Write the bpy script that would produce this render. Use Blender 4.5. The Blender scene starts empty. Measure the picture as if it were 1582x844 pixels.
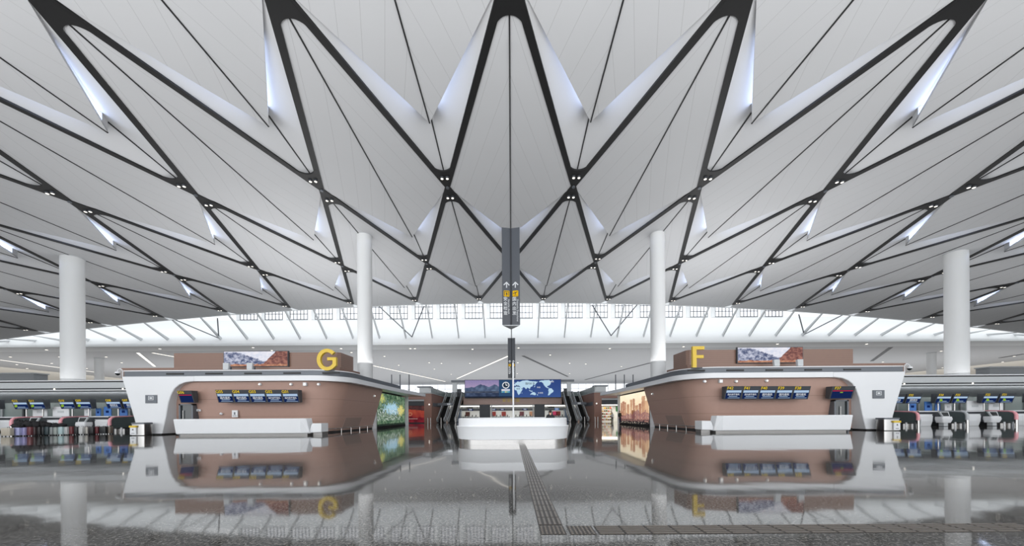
import bpy, bmesh, math, random
from mathutils import Vector, Matrix, noise
random.seed(7)
C = bpy.context.scene.collection
SC = bpy.context.scene

# ------------------------------------------------------------------ camera, world, light, exposure
F, EYE, ROLL = 527.33, 1.35, 0.0064          # focal length in pixels of the 1582 px frame (12 mm shift lens)
cam = bpy.data.objects.new('camera', bpy.data.cameras.new('camera'))
C.objects.link(cam)
cam.data.sensor_width = 36.0
cam.data.lens = 12.0
cam.data.shift_y = 220.0 / 1582.0
cam.data.clip_end = 2000
cam.location = (0, 0, EYE)
cam.rotation_euler = (math.pi / 2, ROLL, 0)
SC.camera = cam
SC.view_settings.view_transform = 'Standard'
SC.view_settings.look = 'None'
SC.view_settings.gamma = 1.0
SC.view_settings.use_curve_mapping = False
SC.view_settings.exposure = 0.12
SC.cycles.max_bounces = 8
SC.cycles.diffuse_bounces = 4
SC.cycles.glossy_bounces = 4
SC.cycles.use_denoising = True
SC.cycles.sample_clamp_indirect = 4.0

W = bpy.data.worlds.new('overcast'); SC.world = W; W.use_nodes = True
W.node_tree.nodes['Background'].inputs[0].default_value = (0.93, 0.97, 1.0, 1)
W.node_tree.nodes['Background'].inputs[1].default_value = 1.25

def area(name, loc, rot, sx, sy, power, col=(1, 1, 1), spread=180):
    l = bpy.data.lights.new(name, 'AREA'); l.shape = 'RECTANGLE'
    l.spread = math.radians(spread)
    l.size, l.size_y, l.energy, l.color = sx, sy, power, col
    o = bpy.data.objects.new(name, l); C.objects.link(o)
    o.location = loc; o.rotation_euler = rot
    return o
UP = (math.pi, 0, 0)
# added fill lights without fittings that brighten the roof and the lower ceiling
area('roof_fill_pavilion', (-23, 41, 6.9), UP, 18, 20, 1900)
area('roof_fill_pavilion', (23, 41, 6.9), UP, 18, 20, 1900)
area('roof_fill_canopy', (-56, 40, 5.6), UP, 40, 10, 1000)
area('roof_fill_canopy', (56, 40, 5.6), UP, 40, 10, 1000)
area('lower_ceiling_fill', (0, 99, 6.5), UP, 256, 66, 26000)
# daylight that falls through the roof gap onto the white clerestory band
area('clerestory_daylight', (0, 62.2, 24.6), (0, 0, 0), 200, 6, 1100, (0.97, 0.985, 1.0))
# strip lights under the check-in canopies
area('under_canopy_fill', (-52, 34.6, 3.55), (math.radians(98), 0, 0), 38, .3, 260)
area('under_canopy_fill', (52, 34.6, 3.55), (math.radians(98), 0, 0), 38, .3, 260)
area('roof_fill_near', (0, -3, 4.5), (math.radians(180 - 38), 0, 0), 80, 6, 6200, spread=112)  # added fill aimed up from behind the camera to brighten the roof
# daylight through the glazed entrance front behind the photographer
area('entrance_daylight', (0, -12, 9), (math.radians(90), 0, 0), 130, 17, 13000, (0.96, 0.98, 1.0))

# ------------------------------------------------------------------ helpers
def P(x, y, d):
    """point that stands d metres ahead for a pixel measured on the photograph"""
    dx, up = x - 791.0, 642.0 - y
    return Vector(((dx + ROLL * up) * d / F, d, EYE + (up - ROLL * dx) * d / F))

def lin(c):
    return tuple((v / 12.92 if v <= 0.04045 else ((v + 0.055) / 1.055) ** 2.4) for v in (k / 255.0 for k in c))

def mat(name, rgb, rough=0.5, metal=0.0, spec=0.5, noise_amt=0.0, noise_scale=6.0, emit=0.0, bump=0.0, alpha=1.0):
    m = bpy.data.materials.new(name); m.use_nodes = True
    nt = m.node_tree; b = nt.nodes['Principled BSDF']
    c = lin(rgb)
    b.inputs['Base Color'].default_value = (*c, 1)
    b.inputs['Roughness'].default_value = rough
    b.inputs['Metallic'].default_value = metal
    b.inputs['Specular IOR Level'].default_value = spec
    if emit:
        b.inputs['Emission Color'].default_value = (*c, 1)
        b.inputs['Emission Strength'].default_value = emit
    if noise_amt or bump:
        tc = nt.nodes.new('ShaderNodeTexCoord')
        n = nt.nodes.new('ShaderNodeTexNoise'); n.inputs['Scale'].default_value = noise_scale
        n.inputs['Detail'].default_value = 4
        nt.links.new(tc.outputs['Object'], n.inputs['Vector'])
        if noise_amt:
            r = nt.nodes.new('ShaderNodeMixRGB')
            r.inputs[1].default_value = (*[v * (1 - noise_amt) for v in c], 1)
            r.inputs[2].default_value = (*[min(1, v * (1 + noise_amt)) for v in c], 1)
            nt.links.new(n.outputs['Fac'], r.inputs[0]); nt.links.new(r.outputs[0], b.inputs['Base Color'])
        if bump:
            bp = nt.nodes.new('ShaderNodeBump'); bp.inputs['Strength'].default_value = bump
            nt.links.new(n.outputs['Fac'], bp.inputs['Height']); nt.links.new(bp.outputs[0], b.inputs['Normal'])
    if alpha < 1:
        b.inputs['Alpha'].default_value = alpha
    return m

def emis(name, rgb, s):
    m = bpy.data.materials.new(name); m.use_nodes = True
    nt = m.node_tree; nt.nodes.remove(nt.nodes['Principled BSDF'])
    e = nt.nodes.new('ShaderNodeEmission'); e.inputs[0].default_value = (*lin(rgb), 1); e.inputs[1].default_value = s
    nt.links.new(e.outputs[0], nt.nodes['Material Output'].inputs[0])
    return m

M = {}
M['roof'] = None
M['white'] = mat('white_solid_surface', (222, 223, 225), 0.32, noise_amt=0.015, noise_scale=2)
M['white_paint'] = mat('white_paint', (226, 228, 229), 0.55, noise_amt=0.015, noise_scale=1)
M['column'] = mat('column_paint', (214, 215, 215), 0.45, noise_amt=0.015, noise_scale=1)
M['black'] = mat('black_steel', (22, 22, 23), 0.55, noise_amt=0.2, noise_scale=3)
M['seam'] = mat('dark_joint', (30, 30, 32), 0.6, noise_amt=0.1)
M['steel'] = mat('brushed_steel', (176, 174, 172), 0.22, metal=1.0, noise_amt=0.05, noise_scale=8)
M['plinth'] = mat('satin_steel_plinth', (128, 126, 124), 0.38, metal=.7, noise_amt=0.03)
M['grey_metal'] = mat('grey_metal', (96, 100, 106), 0.4, metal=0.3, noise_amt=0.05)
M['dark_grey'] = mat('dark_grey_metal', (62, 65, 70), 0.45, noise_amt=0.05)
M['mid_grey'] = mat('mid_grey_panel', (152, 156, 160), 0.4, noise_amt=0.03)
M['light_grey'] = mat('light_grey_panel', (190, 193, 195), 0.4, noise_amt=0.03)
M['sign_grey'] = mat('sign_slate', (50, 54, 61), 0.42, noise_amt=0.04)
M['gold'] = mat('gold_lettering', (214, 180, 42), 0.35, noise_amt=0.03)
M['yellow'] = emis('yellow_icon', (250, 200, 30), 0.75)
M['yellow_text'] = emis('yellow_lettering', (235, 205, 60), 0.75)
M['white_text'] = emis('white_lettering', (235, 240, 245), 0.75)
M['blue_text'] = emis('pale_blue_bar', (186, 212, 240), 0.75)
M['navy'] = emis('navy_display', (26, 44, 92), 0.7)
M['red_bar'] = emis('red_bar', (200, 50, 70), 0.7)
M['green_dot'] = emis('green_badge', (150, 190, 60), 0.7)
M['brown'] = mat('brown_cladding', (166, 132, 118), 0.38, noise_amt=0.03, noise_scale=1.2)
M['access'] = mat('taupe_panel', (150, 128, 118), .35, noise_amt=.03)
M['brown_dark'] = mat('dark_brown_cladding', (112, 82, 68), 0.5, noise_amt=0.05, noise_scale=1.5)
M['glass'] = mat('dark_glass', (40, 46, 48), 0.08, noise_amt=0.05)
M['glass_grey'] = mat('grey_green_glass', (128, 140, 138), 0.35, noise_amt=0.06, noise_scale=0.7)
M['guard_glass'] = mat('smoked_guard_glass', (92, 102, 102), .2, noise_amt=.08, noise_scale=1.5)
M['pink'] = mat('pink_guard', (246, 172, 180), 0.4, noise_amt=0.02)
M['black_fabric'] = mat('black_fabric', (26, 25, 27), 0.85, noise_amt=0.3, noise_scale=18, bump=0.4)
M['rubber'] = mat('black_rubber', (18, 18, 18), 0.8, noise_amt=0.1)
M['blue'] = mat('blue_board', (66, 116, 186), 0.45, noise_amt=0.08)
M['lamp'] = emis('lamp_disc', (255, 248, 235), 2.2)
M['line_lamp'] = emis('linear_lamp', (255, 250, 240), 1.6)
M['skylight'] = emis('skylight_glass', (205, 220, 255), 12.0)
M['window'] = emis('daylit_glass', (245, 249, 255), 1.35)
M['skin'] = mat('skin', (205, 160, 135), 0.55, noise_amt=0.03, noise_scale=20)
M['hair'] = mat('dark_hair', (28, 22, 20), 0.6, noise_amt=0.3, noise_scale=40)

def cladding(name, rgb, step, rough=0.4, dark=0.55):
    """panel cladding with horizontal joints every `step` metres"""
    m = mat(name, rgb, rough)
    nt = m.node_tree; b = nt.nodes['Principled BSDF']
    tc = nt.nodes.new('ShaderNodeTexCoord'); sp = nt.nodes.new('ShaderNodeSeparateXYZ')
    nt.links.new(tc.outputs['Object'], sp.inputs[0])
    a = nt.nodes.new('ShaderNodeMath'); a.operation = 'DIVIDE'; a.inputs[1].default_value = step
    fr = nt.nodes.new('ShaderNodeMath'); fr.operation = 'FRACT'
    lt = nt.nodes.new('ShaderNodeMath'); lt.operation = 'LESS_THAN'; lt.inputs[1].default_value = 0.022 / step
    nz = nt.nodes.new('ShaderNodeTexNoise'); nz.inputs['Scale'].default_value = 3.0; nz.inputs['Detail'].default_value = 3
    nt.links.new(tc.outputs['Object'], nz.inputs['Vector'])
    c = lin(rgb)
    r = nt.nodes.new('ShaderNodeMixRGB'); r.inputs[1].default_value = (*[v * .96 for v in c], 1); r.inputs[2].default_value = (*[v * 1.04 for v in c], 1)
    nt.links.new(nz.outputs['Fac'], r.inputs[0])
    mx = nt.nodes.new('ShaderNodeMixRGB'); mx.inputs[2].default_value = (*[v * dark for v in c], 1)
    nt.links.new(sp.outputs['Z'], a.inputs[0]); nt.links.new(a.outputs[0], fr.inputs[0]); nt.links.new(fr.outputs[0], lt.inputs[0])
    nt.links.new(lt.outputs[0], mx.inputs[0]); nt.links.new(r.outputs[0], mx.inputs[1])
    nt.links.new(mx.outputs[0], b.inputs['Base Color'])
    return m
M['brown_wall'] = cladding('brown_panel_cladding', (176, 144, 131), 1.38, rough=.33)
M['brown_box'] = cladding('brown_slat_cladding', (128, 98, 84), 0.16, dark=0.8)
M['brown_tile'] = cladding('brown_tile_cladding', (150, 112, 98), 0.3, dark=0.8)

def roof_material():
    m = mat('roof_panel', (196, 197, 199), 0.6)
    nt = m.node_tree; b = nt.nodes['Principled BSDF']
    uv = nt.nodes.new('ShaderNodeUVMap'); uv.uv_map = 'UVMap'
    sp = nt.nodes.new('ShaderNodeSeparateXYZ'); nt.links.new(uv.outputs[0], sp.inputs[0])
    def math_(op, a, bb):
        n = nt.nodes.new('ShaderNodeMath'); n.operation = op
        for i, v in enumerate((a, bb)):
            if v is None: continue
            if isinstance(v, (int, float)): n.inputs[i].default_value = v
            else: nt.links.new(v, n.inputs[i])
        return n.outputs[0]
    d = math_('SUBTRACT', sp.outputs['Y'], sp.outputs['X'])
    fr = math_('FRACT', math_('MULTIPLY', d, 4.5), None)
    l1 = math_('LESS_THAN', fr, 0.018)
    c = lin((196, 197, 199))
    nz = nt.nodes.new('ShaderNodeTexNoise'); nz.inputs['Scale'].default_value = 0.25
    tc = nt.nodes.new('ShaderNodeTexCoord'); nt.links.new(tc.outputs['Object'], nz.inputs['Vector'])
    r = nt.nodes.new('ShaderNodeMixRGB'); r.inputs[1].default_value = (*[v * .97 for v in c], 1); r.inputs[2].default_value = (*[v * 1.03 for v in c], 1)
    nt.links.new(nz.outputs['Fac'], r.inputs[0])
    mx = nt.nodes.new('ShaderNodeMixRGB'); mx.inputs[2].default_value = (*[v * .72 for v in c], 1)
    nt.links.new(l1, mx.inputs[0]); nt.links.new(r.outputs[0], mx.inputs[1]); nt.links.new(mx.outputs[0], b.inputs['Base Color'])
    return m
M['roof'] = roof_material()
M['roof_band'] = mat('roof_band', (200, 201, 203), 0.6, noise_amt=0.02, noise_scale=0.5)

def floor_material():
    m = mat('polished_granite', (118, 113, 109), 0.048)
    nt = m.node_tree; b = nt.nodes['Principled BSDF']
    b.inputs['IOR'].default_value = 1.6
    tc = nt.nodes.new('ShaderNodeTexCoord')
    def nz(scale, detail=3, rough=.6):
        n = nt.nodes.new('ShaderNodeTexNoise'); n.inputs['Scale'].default_value = scale
        n.inputs['Detail'].default_value = detail; n.inputs['Roughness'].default_value = rough
        nt.links.new(tc.outputs['Object'], n.inputs['Vector']); return n
    n1 = nz(30, 4, .8)
    v = nt.nodes.new('ShaderNodeValToRGB'); e = v.color_ramp.elements
    e[0].position = .41; e[0].color = (*lin((26, 26, 25)), 1)
    e[1].position = .60; e[1].color = (*lin((124, 121, 117)), 1)
    x = e.new(.5); x.color = (*lin((70, 68, 65)), 1)
    nt.links.new(n1.outputs['Fac'], v.inputs[0])
    br = nt.nodes.new('ShaderNodeTexBrick'); br.offset = 0
    br.inputs['Scale'].default_value = 1.0; br.inputs['Brick Width'].default_value = 1.2; br.inputs['Row Height'].default_value = 1.2
    br.inputs['Mortar Size'].default_value = 0.006; br.inputs['Mortar Smooth'].default_value = 0
    br.inputs['Color1'].default_value = (1, 1, 1, 1); br.inputs['Color2'].default_value = (.93, .93, .93, 1); br.inputs['Mortar'].default_value = (.6, .6, .6, 1)
    nt.links.new(tc.outputs['Object'], br.inputs['Vector'])
    mu = nt.nodes.new('ShaderNodeMixRGB'); mu.blend_type = 'MULTIPLY'; mu.inputs[0].default_value = 1
    nt.links.new(v.outputs[0], mu.inputs[1]); nt.links.new(br.outputs[0], mu.inputs[2])
    nt.links.new(mu.outputs[0], b.inputs['Base Color'])
    n2 = nz(0.6, 2, .4)
    bp = nt.nodes.new('ShaderNodeBump'); bp.inputs['Strength'].default_value = .22; bp.inputs['Distance'].default_value = 0.02
    nt.links.new(n2.outputs['Fac'], bp.inputs['Height']); nt.links.new(bp.outputs[0], b.inputs['Normal'])
    return m
M['floor'] = floor_material()

# ---- mesh helpers: every shape is added to a bmesh in place
def B(): return bmesh.new()
def box(bm, x0, x1, y0, y1, z0, z1):
    v = [bm.verts.new((x, y, z)) for z in (z0, z1) for y in (y0, y1) for x in (x0, x1)]
    for f in ((0, 2, 3, 1), (4, 5, 7, 6), (0, 1, 5, 4), (2, 6, 7, 3), (0, 4, 6, 2), (1, 3, 7, 5)):
        bm.faces.new([v[i] for i in f])
    return bm
def loft(bm, rings, closed=True, caps=True):
    R = [[bm.verts.new(p) for p in r] for r in rings]
    n = len(R[0])
    for a, b in zip(R, R[1:]):
        for i in range(n if closed else n - 1):
            j = (i + 1) % n
            bm.faces.new((a[i], a[j], b[j], b[i]))
    if caps and closed:
        bm.faces.new(R[0][::-1]); bm.faces.new(R[-1])
    return bm
def prism(bm, pts, a, b, axis='y'):
    """polygon in the two other axes, extruded along `axis` from a to b"""
    f = {'y': lambda p, t: (p[0], t, p[1]), 'z': lambda p, t: (p[0], p[1], t), 'x': lambda p, t: (t, p[0], p[1])}[axis]
    return loft(bm, [[f(p, a) for p in pts], [f(p, b) for p in pts]])
def tube(bm, path, r, n=10, caps=True):
    path = [Vector(p) for p in path]; rings = []
    rr = r if isinstance(r, (list, tuple)) else [r] * len(path)
    u = None
    for i, p in enumerate(path):
        t = (path[min(i + 1, len(path) - 1)] - path[max(i - 1, 0)]).normalized()
        if u is None:
            u = t.cross(Vector((0, 0, 1)))
            if u.length < 1e-3: u = t.cross(Vector((0, 1, 0)))
        u = u - t * u.dot(t); u.normalize(); w = t.cross(u)
        rings.append([p + (u * math.cos(k * 2 * math.pi / n) + w * math.sin(k * 2 * math.pi / n)) * rr[i] for k in range(n)])
    return loft(bm, rings, True, caps)
def disc(bm, c, r, nrm=(0, 0, 1), t=0.02, n=20):
    c = Vector(c); nrm = Vector(nrm).normalized()
    return tube(bm, [c, c + nrm * t], r, n)
def bar(bm, a, b, w, h):
    """rectangular bar from a to b, w wide, hanging h below its line"""
    a, b = Vector(a), Vector(b); t = (b - a).normalized()
    s = t.cross(Vector((0, 0, 1))); s.normalize(); s *= w / 2
    d = Vector((0, 0, -h))
    return loft(bm, [[a - s, a + s, a + s + d, a - s + d], [b - s, b + s, b + s + d, b - s + d]])
def quad(bm, *p):
    return bm.faces.new([bm.verts.new(q) for q in p])

def obj(name, bm, m, parent=None, smooth=False, bevel=0.0):
    bmesh.ops.recalc_face_normals(bm, faces=bm.faces[:])
    me = bpy.data.meshes.new(name); bm.to_mesh(me); bm.free()
    if m is not None: me.materials.append(m)
    o = bpy.data.objects.new(name, me); C.objects.link(o)
    if smooth:
        for p in me.polygons: p.use_smooth = True
        try: me.set_sharp_from_angle(angle=math.radians(38))
        except Exception: pass
    if parent is not None:
        q = parent; off = Vector((0, 0, 0))
        while q is not None:
            off += q.location; q = q.parent
        if off.length: me.transform(Matrix.Translation(-off))
        o.parent = parent
    if bevel:
        b = o.modifiers.new('bevel', 'BEVEL'); b.width = bevel; b.segments = 2; b.limit_method = 'ANGLE'; b.angle_limit = math.radians(40)
    return o
def tag(o, label, cat, group=None, kind=None):
    if label: o['label'] = label
    if cat: o['category'] = cat
    if group: o['group'] = group
    if kind: o['kind'] = kind
    return o
def thing(name, label, cat, loc=(0, 0, 0), rz=0.0, group=None):
    o = bpy.data.objects.new(name, None); C.objects.link(o)
    o.empty_display_size = .2; o.location = loc; o.rotation_euler = (0, 0, rz)
    return tag(o, label, cat, group)
def struct(name, bm, m, label=None, **k):
    o = obj(name, bm, m, **k); o['kind'] = 'structure'
    if label: o['label'] = label
    o['category'] = name.split('_')[0]
    return o
def dup(root, loc, rz=None, label=None):
    r = root.copy(); C.objects.link(r); r.location = loc
    if rz is not None: r.rotation_euler = (0, 0, rz)
    if label: r['label'] = label
    for ch in list(root.children):
        c = ch.copy(); C.objects.link(c); c.parent = r
        for g in list(ch.children):
            e = g.copy(); C.objects.link(e); e.parent = c
    return r

_txt = {}
def text_mesh(s, ext=0.004, bold=0.0):
    if (s, ext, bold) not in _txt:
        cu = bpy.data.curves.new('t', 'FONT'); cu.body = s; cu.align_x = 'CENTER'; cu.align_y = 'CENTER'
        cu.size = 1.0; cu.extrude = ext; cu.offset = bold; cu.resolution_u = 2
        o = bpy.data.objects.new('t', cu); C.objects.link(o)
        dg = bpy.context.evaluated_depsgraph_get()
        me = bpy.data.meshes.new_from_object(o.evaluated_get(dg))
        bpy.data.objects.remove(o); bpy.data.curves.remove(cu)
        _txt[(s, ext, bold)] = me
    return _txt[(s, ext, bold)]
def text(name, s, size, M4, m, parent=None, sx=1.0, ext=0.004, bold=0.0):
    """lettering whose plane is the local XY plane of the matrix M4 (world), size in metres"""
    me = text_mesh(s, ext, bold).copy(); me.materials.clear(); me.materials.append(m)
    off = Vector((0, 0, 0)); q = parent
    while q is not None:
        off += q.location; q = q.parent
    me.transform(Matrix.Translation(-off) @ M4 @ Matrix.Diagonal((size * sx, size, size, 1)))
    o = bpy.data.objects.new(name, me); C.objects.link(o)
    if parent is not None: o.parent = parent
    return o
def frame(origin, xdir, ydir):
    x = Vector(xdir).normalized(); y = Vector(ydir); y = (y - x * y.dot(x)).normalized(); z = x.cross(y)
    m = Matrix.Identity(4)
    for i in range(3): m[i][0], m[i][1], m[i][2], m[i][3] = x[i], y[i], z[i], origin[i]
    return m

def picture_material(strength=0.8):
    key = 'picture_%.2f' % strength
    if key in M: return M[key]
    m = bpy.data.materials.new('screen_picture'); m.use_nodes = True
    nt = m.node_tree; nt.nodes.remove(nt.nodes['Principled BSDF'])
    a = nt.nodes.new('ShaderNodeVertexColor'); a.layer_name = 'Col'
    e = nt.nodes.new('ShaderNodeEmission'); e.inputs[1].default_value = strength
    nt.links.new(a.outputs[0], e.inputs[0]); nt.links.new(e.outputs[0], nt.nodes['Material Output'].inputs[0])
    M[key] = m; return m
def picture(name, o, ux, uy, nx, ny, fn, parent, strength=0.8):
    """lit screen: a grid o + u*ux + v*uy coloured by fn(u, v) -> 0..255 rgb (v upward)"""
    o, ux, uy = Vector(o), Vector(ux), Vector(uy)
    vs, cols, fs = [], [], []
    for j in range(ny + 1):
        for i in range(nx + 1):
            u, v = i / nx, j / ny
            vs.append(o + ux * u + uy * v); c_ = fn(u, v); g_ = sum(c_) / 3; cols.append(lin([max(0, min(255, k * .80 + g_ * .20 + 8)) for k in c_]))
    for j in range(ny):
        for i in range(nx):
            a = j * (nx + 1) + i; fs.append((a, a + 1, a + nx + 2, a + nx + 1))
    me = bpy.data.meshes.new(name); me.from_pydata([tuple(v) for v in vs], [], fs)
    ca = me.color_attributes.new('Col', 'FLOAT_COLOR', 'POINT')
    for i, c in enumerate(cols): ca.data[i].color = (*c, 1)
    me.materials.append(picture_material(strength))
    off = Vector((0, 0, 0)); q = parent
    while q is not None:
        off += q.location; q = q.parent
    me.transform(Matrix.Translation(-off))
    ob = bpy.data.objects.new(name, me); C.objects.link(ob); ob.parent = parent
    return ob
def fbm(x, y, s=1.0, o=4):
    return noise.fractal(Vector((x * s, y * s, 3.7)), 1.0, 2.0, o)
def mixc(a, b, t):
    t = max(0, min(1, t)); return tuple(p + (q - p) * t for p, q in zip(a, b))
def inpoly(pts, x, y):
    r = False; j = len(pts) - 1
    for i in range(len(pts)):
        if (pts[i][1] > y) != (pts[j][1] > y) and x < (pts[j][0] - pts[i][0]) * (y - pts[i][1]) / (pts[j][1] - pts[i][1]) + pts[i][0]: r = not r
        j = i
    return r
def rrect(x0, x1, y0, y1, r, z, n=8):
    pts = []
    for cx, cy, a0 in ((x1 - r, y0 + r, -90), (x1 - r, y1 - r, 0), (x0 + r, y1 - r, 90), (x0 + r, y0 + r, 180)):
        for k in range(n + 1):
            a = math.radians(a0 + 90 * k / n); pts.append(Vector((cx + r * math.cos(a), cy + r * math.sin(a), z)))
    return pts
# ------------------------------------------------------------------ SETTING: floor and roof
struct('floor', box(B(), -130, 130, -14, 146, -0.3, 0), M['floor'], 'polished speckled grey granite floor of the hall')

S = 10.5
ROWS = {k: 14.4 + 14.05 * k for k in range(-2, 5)}
def zr(x): return EYE + S * (1.822 - 0.0078 * (x / S) ** 2)
EDGE = 58.0
TIP, LIFT, TH = 0.56, 0.75, 0.18
win_n = [0]; trim_n = [0]
def nxt(c): c[0] += 1; return c[0]

def roof_panel(xc, k):
    y0 = ROWS[k]; ny = ROWS[k - 1]; fy = min(ROWS[k + 1], EDGE)
    last = ROWS[k + 1] > EDGE
    pt = lambda x, y, dz=0: Vector((x, y, zr(x) + dz))
    N, L, R = pt(xc, ny), pt(xc - S / 2, y0), pt(xc + S / 2, y0)
    T = pt(xc, y0 + TIP * 14.05)
    bm = B(); uvs = {}
    def tri(ps, us, thick=TH):
        lo = [bm.verts.new(p) for p in ps]; hi = [bm.verts.new(p + Vector((0, 0, thick))) for p in ps]
        f = bm.faces.new(lo); bm.faces.new(hi[::-1]); fs = []
        for i in range(len(ps)):
            j = (i + 1) % len(ps); fs.append(bm.faces.new((lo[j], lo[i], hi[i], hi[j])))
        for v, u in zip(lo + hi, us + us): uvs[v] = u
    if not last:
        tri([N, L, T], [(0, -1), (1, 0), (0, TIP)]); tri([N, T, R], [(0, -1), (0, TIP), (1, 0)])
    else:
        t = (EDGE - y0) / 14.05
        a = 1 - t / TIP
        EL, ER, EC = pt(xc - S / 2 * a, EDGE), pt(xc + S / 2 * a, EDGE), pt(xc, EDGE)
        tri([N, L, EL, EC], [(0, -1), (1, 0), (a, t), (0, t)]); tri([N, EC, ER, R], [(0, -1), (0, t), (a, t), (1, 0)])
    uvl = bm.loops.layers.uv.new('UVMap')
    for f in bm.faces:
        for l in f.loops: l[uvl].uv = uvs[l.vert]
    struct('ceiling', bm, M['roof'], 'pale grey folded roof panel between the black lattice lines')
    if last:
        bm = B()
        for s, E in ((-1, L), (1, R)):
            Fp = pt(xc + s * (S / 2 - S / 2 * t), EDGE); Ep = pt(xc + s * S / 2 * (1 - t / TIP), EDGE)
            loft(bm, [[E, Fp, Ep], [E + Vector((0, 0, .15)), Fp + Vector((0, 0, .15)), Ep + Vector((0, 0, .15))]])
        struct('ceiling', bm, M['roof_band']); return
    # the two raised bands that climb from the far lattice lines up to the skylight slot
    Fp = pt(xc, ROWS[k + 1]); Tu = T + Vector((0, 0, LIFT))
    bm = B()
    for E in (L, R):
        n = 14; rows = []
        for i in range(n + 1):
            t = i / n
            a = E.lerp(Fp, t); b = E.lerp(Tu, t); b.z = E.lerp(T, t).z + LIFT * (t ** 1.1)
            rows.append([a.lerp(b, q) + Vector((0, 0, (b.z - a.lerp(b, 0).z) * 0)) for q in (0, .25, .5, .75, 1)])
        for r1, r2 in zip(rows, rows[1:]):
            for i in range(4):
                ps = [r1[i], r1[i + 1], r2[i + 1], r2[i]]
                if (ps[0] - ps[1]).length < 1e-4: ps = [r1[i], r2[i + 1], r2[i]]
                bm.faces.new([bm.verts.new(p) for p in ps])
    bmesh.ops.remove_doubles(bm, verts=bm.verts[:], dist=1e-4)
    struct('ceiling', bm, M['roof_band'], 'smooth raised roof band beside a skylight slot', smooth=True)
    # upright skylight glass set back in the slot over the panel, the slot's lid and its closed ends
    g = B(); w = B()
    for E in (L, R):
        inn = (N - E).normalized() if False else Vector((xc - E.x, 0, 0)).normalized()
        e_ = (T - E).normalized(); nrm = Vector((-e_.y, e_.x, 0)).normalized()
        if nrm.dot(Vector((0, -1, 0))) < 0: nrm = -nrm
        hh = lambda t: LIFT * t ** 1.1
        pn = (E - N).cross(T - N)
        zpl = lambda X_, Y_: N.z - (pn.x * (X_ - N.x) + pn.y * (Y_ - N.y)) / pn.z
        def pr(t): 
            p = E.lerp(T, t); q = p + nrm * min(1.5 * hh(t), .8 * abs(p.x - xc) / max(.2, abs(nrm.x))); q.z = zpl(q.x, q.y) + TH * .8
            return p, q
        tp = lambda q, p, u: Vector((q.x, q.y, max(q.z + .12, p.z + u.z)))
        st = [.06, .36, .5, .65, .80, .91]
        for t0, t1 in zip(st, st[1:]):
            (p0, q0), (p1, q1) = pr(t0), pr(t1); u0, u1 = Vector((0, 0, hh(t0))), Vector((0, 0, hh(t1)))
            quad(g if t0 > .3 and t1 < .98 else w, q0, q1, tp(q1, p1, u1), tp(q0, p0, u0))
            quad(w, p0 + u0, p1 + u1, tp(q1, p1, u1), tp(q0, p0, u0))
        (p0, q0) = pr(.91); u0 = Vector((0, 0, hh(.91))); quad(w, p0, q0, tp(q0, p0, u0), p0 + u0)
        quad(w, p0, T, T + Vector((0, 0, LIFT)), p0 + u0)
    struct('window_%d' % nxt(win_n), g, M['skylight'], 'upright skylight glass set back in the roof slot')
    struct('ceiling', w, M['roof_band'])
    # thin joint along the middle of the panel
    bm = B(); bar(bm, N + Vector((0, 0, .02)), T + Vector((0, 0, .02)), .075, .06)
    Tm = T + Vector((0, 0, LIFT - .02)); bar(bm, Tm, Fp + Vector((0, 0, .02)), .075, .06)
    struct('trim_%d' % nxt(trim_n), bm, M['seam'], 'thin dark joint along the middle of a roof panel')

def lattice_line(x0, k0, x1):
    a = Vector((x0, ROWS[k0], zr(x0) + .06)); b = Vector((x1, ROWS[k0 + 1], zr(x1) + .06))
    struct('trim_%d' % nxt(trim_n), bar(B(), a, b, .40, .12), M['black'], 'black steel line of the roof lattice')

spot_me = []
def node(x, k):
    y = ROWS[k]; z = zr(x)
    if k >= 3: sides = (-1,)
    else: sides = (-1, 1)
    tx, ty = 5.25 / 15.0, 14.05 / 15.0
    for sg in sides:
        ph = math.atan2(5.25, 14.05); c = 2.6; r = c * math.sin(ph) - .16
        pts = [(x - .12, y), (x + .12, y)]
        n = 12
        arc = [(x + r * math.cos(q), y + sg * (c - r * math.sin(q))) for q in [ph + (math.pi - 2 * ph) * i / n for i in range(n + 1)]]
        arc[0] = (x + tx * 2.62, y + sg * ty * 2.62) if False else arc[0]
        pts += [(x + tx * 2.45 + .05, y + sg * ty * 2.45)] + arc + [(x - tx * 2.45 - .05, y + sg * ty * 2.45)]
        if sg < 0: pts = pts[::-1]
        zs = [zr(p[0]) for p in pts]
        bm = B(); lo = [(p[0], p[1], zz - .07) for p, zz in zip(pts, zs)]; hi = [(p[0], p[1], zz + .05) for p, zz in zip(pts, zs)]
        loft(bm, [lo, hi]); bmesh.ops.triangulate(bm, faces=[f for f in bm.faces if len(f.verts) > 4])
        struct('trim_%d' % nxt(trim_n), bm, M['black'], 'black web plate at a crossing of the roof lattice')
        for s in (-1, 1) if k > 0 else ():
            c = (x + s * .21, y + sg * 1.22, zr(x) - .10)
            if not spot_me:
                t = thing('roof_spotlight', 'small twin roof spotlight in the black lattice crossing overhead', 'spotlight', c, 0, 'spotlights in the roof lattice crossings')
                bm = B(); tube(bm, [(c[0], c[1], c[2] + .08), (c[0], c[1], c[2] - .1)], .14, 14); obj('housing', bm, M['dark_grey'], t)
                bm = B(); disc(bm, (c[0], c[1], c[2] - .115), .10, t=.03, n=14); obj('lens', bm, M['lamp'], t)
                spot_me.append(t)
            else:
                dup(spot_me[0], c)
    if k < 3:
        bm = B(); disc(bm, (x, y, z - .16), .13, t=.1, n=12)
        struct('trim_%d' % nxt(trim_n), bm, M['grey_metal'], 'small grey cap at a lattice crossing')

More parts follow.
